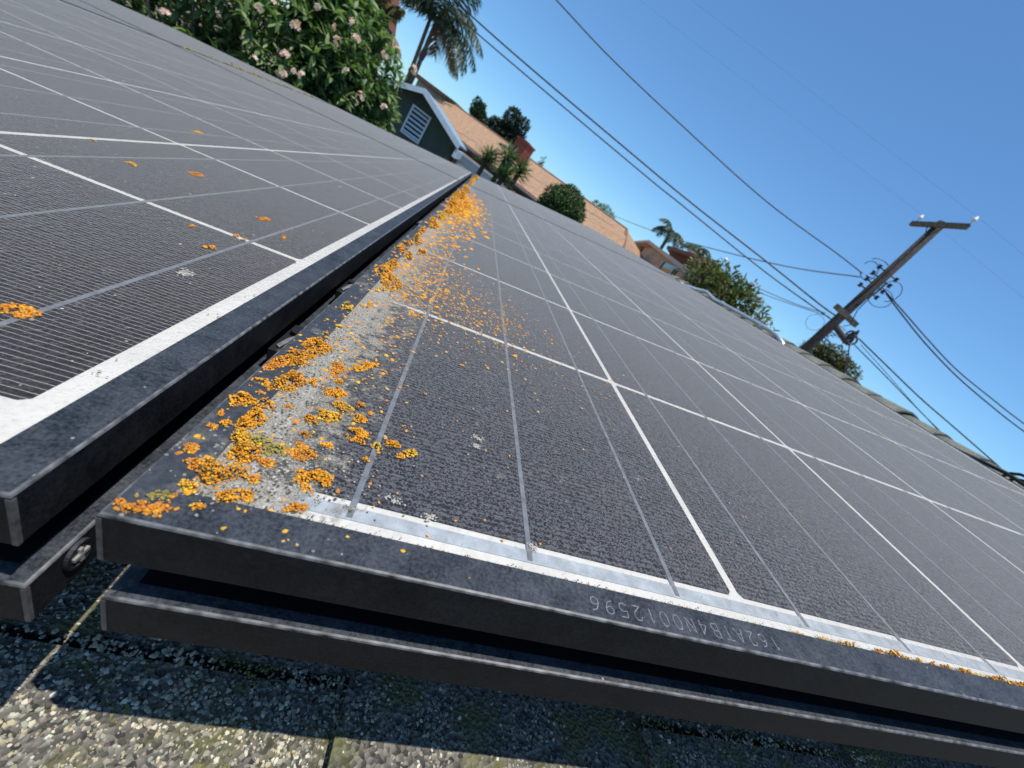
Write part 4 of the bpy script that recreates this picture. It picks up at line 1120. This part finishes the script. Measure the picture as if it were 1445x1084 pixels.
# palms
PF = [leafmat('palm_leaf', (.035, .062, .034), .2), leafmat('palm_leaf_light', (.075, .105, .055), .2), leafmat('palm_dry', (.20, .155, .085), .2)]
def frond(mb, base, d, L, droop, W, mi, nl=26):
    """an arching pinnate frond with drooping leaflets"""
    d = Vector(d).normalized()
    pts = []
    hz = Vector((d.x, d.y, 0)); hz = hz.normalized() if hz.length > .01 else Vector((1, 0, 0))
    p_, dd = Vector(base), d.copy()
    for i in range(nl + 1):
        pts.append((p_.copy(), dd.copy())); p_ = p_ + dd * (L / nl); dd = (dd + Vector((0, 0, -droop / nl))).normalized()
    mb.tube([q[0] for q in pts[::3]], [.022 * (1 - i / (nl / 3 + 2)) + .004 for i in range(len(pts[::3]))], 4, mi)
    for i in range(2, nl):
        q, dd = pts[i]
        side = dd.cross(Vector((0, 0, 1)))
        side = side.normalized() if side.length > .01 else Vector((1, 0, 0))
        w_ = W * math.sin(math.pi * (.12 + .86 * i / nl)) ** .7
        for s in (-1, 1):
            for rep in range(2):
                ld = (side * s * random.uniform(.6, 1.1) + dd * .55 + Vector((0, 0, random.uniform(-1.1, -.1)))).normalized()
                nrm = ld.cross(dd).normalized() if ld.cross(dd).length > .01 else Vector((0, 0, 1))
                wd = dd * .03
                e = q + dd * random.uniform(-.05, .05)
                mid = e + ld * w_ * .55; tip = e + ld * w_ + Vector((0, 0, -.22 * w_))
                mb.add([e - wd, e + wd, mid + wd * .9, tip, mid - wd * .9], [(0, 1, 2, 4), (4, 2, 3)], mi if random.random() < .8 else 1)
def palm(name, label, base, heads, group=None):
    t = thing(name, label, 'palm', T(base.x, base.y, 0), group)
    off = Vector((base.x, base.y, 0))
    for (a, b, r, fr) in heads:
        mb = MB(); a, b = a - off, b - off
        path = [Vector((a.x, a.y, 0)), a * .5 + Vector((a.x, a.y, 0)) * .5, a, b]
        mb.tube(path, [r * 1.4, r * 1.15, r, r * .85], 10); mb.build('trunk', mat('palm_bark', (.13, .10, .075), .95, var=.3, vscale=12, bump=.6, bscale=20, bdist=.02), t, None, True)
        for (d, L, dr, W, mi) in fr:
            m2 = MB(); frond(m2, b, d, L, dr, W, mi); m2.build('frond', PF, t)
    return t
# tall pair, top of frame
D_ = 24
s1a, s1b = P(580, 100, D_), P(609, 22, D_)
s2a, s2b = P(588, 98, D_), P(616, 30, D_)
Rt = Vector((math.cos(.18), math.sin(.18), 0)); Bk = Vector((-Rt.y, Rt.x, 0)); Up = Vector((0, 0, 1))
fr = []
for (x, z, L, dr, mi) in ((.9, .55, 2.5, 1.9, 0), (1, .1, 2.3, 1.3, 1), (1.0, .3, 2.6, 1.5, 0), (.5, 1, 2.2, 1.8, 0), (0, 1, 2.0, 1.0, 1), (-.35, 1, 2.0, 1.4, 0), (-.8, .5, 1.7, 1.5, 0), (.8, -.15, 2.0, .9, 2), (.7, .9, 2.5, 2.0, 0), (.25, .95, 2.3, 1.6, 0), (-.6, .9, 1.9, 1.7, 0), (.95, .75, 2.7, 1.7, 0), (.3, -.3, 1.2, 1.0, 2)):
    fr.append(((Rt * x + Up * z + Bk * random.uniform(-.6, .6)), L * 1.12, dr, .8, mi))
pt = palm('tall_palm', 'tall twin stemmed palm with drooping fronds crossed by wires', s1a, [(s1a, s1b, .09, fr[:7]), (s2a, s2b, .10, fr[6:])])
o = P(597, 77, D_) - Vector((s1a.x, s1a.y, 0)); mb = MB()
vs, fs = ICO2; mb.add([o + Vector((v.x * .14, v.y * .14, v.z * .36)) for v in vs], fs); mb.build('seed_pod', mat('dry_pod', (.09, .06, .06), .9, bump=.8, bscale=14, bdist=.05), pt)
# dry fronds over the bush
q = P(520, 30, 8.5)
fr = [((Rt * x + Up * z + Bk * random.uniform(-.5, .3)), .62, 1.5, .24, 2) for x, z in ((-.6, .6), (.3, .9), (.7, .5), (0, 1), (.9, .1), (-.2, .8), (.5, .2))]
palm('dry_palm', 'short palm with dry straw coloured fronds above the flowering bush', q, [(q - Vector((.05, 0, .8)), q, .08, fr)])
# two palms over the cream house
for (bx_, by_, tx_, ty_, D_, L, lab, n_) in ((932, 352, 947, 328, 33, 1.75, 'palm with arching fronds standing above the cream house', 11), (972, 372, 984, 352, 34, 1.35, 'smaller bushy palm right of the arching palm', 12)):
    a, b_ = P(bx_, by_, D_), P(tx_, ty_, D_)
    fr = []
    for i in range(n_):
        an = 2 * math.pi * i / n_ + .3
        el = random.uniform(.35, 1.1)
        fr.append((Rt * math.cos(an) * math.cos(el) + Bk * math.sin(an) * math.cos(el) + Up * math.sin(el), L * random.uniform(.85, 1.15), 2.1, .5, random.choice((0, 0, 1))))
    palm('palm', lab, a, [(a, b_, .13, fr)])

# ------------------------------------------------------------------ utility pole
PD = 18.0
pb = P(1232, 405, PD); PXY = Vector((pb.x, pb.y, 0))
topz = P(1333, 316, PD).z
pole = thing('utility_pole', 'dark wooden utility pole with crossarm, insulators and tangled wires', 'utility pole', T(PXY.x, PXY.y, 0))
WOOD = mat('pole_wood', (.034, .030, .028), .95, var=.4, vscale=9, bump=.7, bscale=25, bdist=.02)
ARM = mat('crossarm_wood', (.12, .105, .075), .95, var=.35, vscale=12, bump=.6, bscale=25, bdist=.02)
mb = MB(); mb.tube([(0, 0, 0), (0, 0, topz * .5), (0, 0, topz)], [.19, .165, .135], 14); mb.build('post', WOOD, pole, None, True)
def pl(v): return Vector(v) - PXY
azm = topz - .18
a = Pz(1283, 318, azm); b_ = Pz(1361, 322.5, azm)
a, b_ = pl(a), pl(b_)
md = (a + b_) / 2; ax = (b_ - a).normalized(); a, b_ = a - md, b_ - md
side = Vector((-.17, -.1, 0))
def arm(a, b, c, w_, h_, name):
    d = (b - a).normalized(); n_ = Vector((-d.y, d.x, 0))
    mb = MB(); mb.prism([a + n_ * w_ + Up * h_, a - n_ * w_ + Up * h_, a - n_ * w_ - Up * h_, a + n_ * w_ - Up * h_], a, b)
    return mb.build(name, ARM, pole, T(*c))
ca = Vector((0, 0, azm)) + side
arm(a, b_, ca, .055, .07, 'crossarm')
INS = mat('porcelain', (.62, .63, .65), .4)
inspos = []
for q in (a * .90, b_ * .97):
    c = ca + q + Up * .07
    mb = MB(); mb.tube([c, c + Up * .10, c + Up * .12, c + Up * .17, c + Up * .175, c + Up * .24, c + Up * .26], [.015, .015, .055, .065, .04, .055, .02], 12); mb.build('insulator', INS, pole, None, True)
    inspos.append(PXY + c + Up * .25)
# braces and lower arm
for s in (.35, -.35):
    mb = MB(); mb.tube([ca + ax * s, Vector((0, 0, azm - .45)) + side * .8], .012, 5); mb.build('brace', WOOD, pole)
mz = P(1194, 446, PD).z
a2, b2 = pl(Pz(1180, 432, mz)), pl(Pz(1208, 459, mz))
md2 = (a2 + b2) / 2
arm(a2 - md2, b2 - md2, Vector((md2.x, md2.y, mz)), .06, .085, 'lower_arm')
# rack of spool insulators and jumper loops at mid height
hz = P(1228, 392, PD).z
IRON = mat('dark_iron', (.035, .035, .038), .6, metal=.3)
d1 = Vector((-.95, .3, 0)).normalized()
for k in range(4):
    for s in (-1, 1):
        z = hz - .36 + k * .24
        mb = MB(); e = d1 * s * .36 + Vector((0, 0, z)); mb.tube([Vector((0, 0, z)), e], .022, 6); mb.tube([e - Up * .06, e - Up * .02, e + Up * .02, e + Up * .06], [.065, .045, .045, .065], 10); mb.build('spool_insulator', IRON, pole)
mb = MB()
def loop(c, rx, rz, t0, t1, r, dirv):
    mb.tube([c + dirv * math.cos(t0 + (t1 - t0) * i / 12) * rx + Up * math.sin(t0 + (t1 - t0) * i / 12) * rz for i in range(13)], r, 5)
for (k, rx, rz, cx_, cz) in ((0, .4, .28, -.5, .1), (1, .4, .3, -.4, .25), (2, .35, .3, .45, -.3), (3, .3, .35, .5, .0)):
    loop(Vector((0, 0, hz + cz)) + d1 * (-cx_), rx, rz, random.uniform(0, 2), random.uniform(4.2, 6.2), .013, (d1 + Vector((0, random.uniform(-.5, .5), 0))).normalized())
mb.tube([Vector((.1, -.15, hz - .4)), Vector((.12, -.17, hz - 1.0)), Vector((.3, -.25, hz - 1.5)), Vector((.2, -.2, mz - .3))], .016, 5)
mb.tube([Vector((.1, -.17, hz + .1)), Vector((.08, -.2, hz - .3)), Vector((-.12, -.2, hz - .9))], .03, 6)
for k in range(5):
    loop(Vector((.55, .1, mz - .45 - .1 * k)), random.uniform(.2, .45), random.uniform(.15, .3), random.uniform(0, 2), random.uniform(4, 6), .012, Vector((.9, random.uniform(-.5, .5), 0)).normalized())
loop(pl(P(1150, 455, PD)) , .3, .28, 0, 6.2, .006, Vector((.9, -.4, 0)).normalized())
mb.build('jumper_wires', IRON, pole)
mb = MB(); q = pl(P(1187, 472, PD - .3)); dd = (pl(P(1194, 483, PD - .3)) - pl(P(1179, 462, PD - .3))); dd = dd.normalized()
mb.tube([q - dd * .34, q - dd * .3, q + dd * .3, q + dd * .34], [.06, .1, .1, .06], 10); mb.build('splice_case', BLACKP, pole)
mb = MB(); q = pl(P(1201, 476, PD - .2))
for k in range(6):
    loop(q + rnd_dir() * .08, .2, .16, 0, 6.1, .03, rnd_dir())
mb.build('cable_coil', mat('grey_cable', (.045, .045, .048), .7), pole)
mb = MB(); mb.tube([pl(P(1199, 484, PD - .2)), pl(P(1197, 500, PD - .2)), pl(P(1195, 520, PD - .2)), pl(P(1196, 540, PD - .2))], .022, 6); mb.build('drop_cable', IRON, pole)

# ------------------------------------------------------------------ wires
WIRE = mat('wire_black', (.02, .02, .022), .6)
WIREG = mat('wire_grey', (.14, .16, .19), .6)
def wire(label, pts, a, b, r, m=WIRE, wob=0):
    q = [Pv(x, y, a, b) for x, y in pts]
    # smooth through the points
    path = []
    for i in range(len(q) - 1):
        p0, p1, p2, p3 = q[max(i - 1, 0)], q[i], q[i + 1], q[min(i + 2, len(q) - 1)]
        for s in range(10):
            t = s / 10
            path.append(.5 * ((2 * p1) + (p2 - p0) * t + (2 * p0 - 5 * p1 + 4 * p2 - p3) * t * t + (3 * p1 - p0 - 3 * p2 + p3) * t ** 3))
    path.append(q[-1])
    mb = MB(); mb.tube(path, r, 6)
    return tag(mb.build('power_line', m, None, None, True), label, 'wire', 'overhead wires')
pa = PXY
wa = (-2.8, 18.2)
wire('upper of two thick parallel cables sloping from the pole across the palm', [(560, -75), (707, 60), (900, 224), (980, 290), (1080, 368), (1160, 432), (1190, 452)], pa, wa, .026)
wire('lower of two thick parallel cables ending low on the pole', [(535, -75), (688, 60), (900, 239), (963, 290), (1080, 384), (1182, 457)], pa, wa, .022)
wire('long sagging black cable high in the sky, tied to pole rack', [(700, -90), (785, 0), (860, 80), (960, 175), (1080, 283), (1180, 357), (1217, 386)], pa, (-.5, 15.2), .018)
wire('thin service wire from pole toward the cream house palms', [(810, 275), (862, 302), (935, 331), (1009, 352), (1110, 376), (1214, 391)], pa, (13, 41), .024, WIREG)
wire('faint pale wire low behind the leafy tree', [(1005, 377), (1060, 402), (1120, 428), (1165, 442)], pa, (13, 38), .016, WIREG)
wire('second faint pale wire, lowest of those behind the leafy tree', [(1060, 409), (1110, 427), (1170, 447)], pa, (13, 38), .013, WIREG)
wb = (20.5, 11.0)
wire('upper strand of the sagging pair leaving the pole rack toward ridge', [(1250, 412), (1275, 440), (1310, 480), (1350, 522), (1400, 563), (1445, 598), (1560, 680)], pa, wb, .020)
wire('lower strand of the sagging pair leaving the pole rack toward ridge', [(1250, 414), (1272, 443), (1306, 485), (1350, 531), (1400, 574), (1445, 609), (1560, 692)], pa, wb, .022)
wire('thick communication cable dropping from splice case behind ridge', [(1212, 478), (1250, 515), (1300, 563), (1345, 602), (1400, 650), (1445, 690)], pa, (19.8, 10.8), .024)
wire('second communication cable just below the thick one', [(1203, 484), (1240, 521), (1290, 572), (1330, 612), (1400, 680)], pa, (19.8, 10.8), .018)
wire('thin dark wire between the two communication cables', [(1215, 487), (1245, 520), (1290, 571), (1330, 614), (1380, 665)], pa, (19.8, 10.8), .010)
for p_, lab in zip(inspos, ('fine high line from the left porcelain insulator', 'fine high line from the right porcelain insulator')):
    mb = MB(); dr = Vector((-15.5, 5.4, 0)).normalized()
    mb.tube([p_ + dr * s + Up * (.0006 * s * s) * (1 if abs(s) > 1 else 0) - Up * abs(s) * .02 for s in (-34, -26, -18, -10, -4, 0, 4, 10, 18, 26, 34)], 0.0022, 5)
    tag(mb.build('power_line', WIREG, None, None, True), lab, 'wire', 'overhead wires')
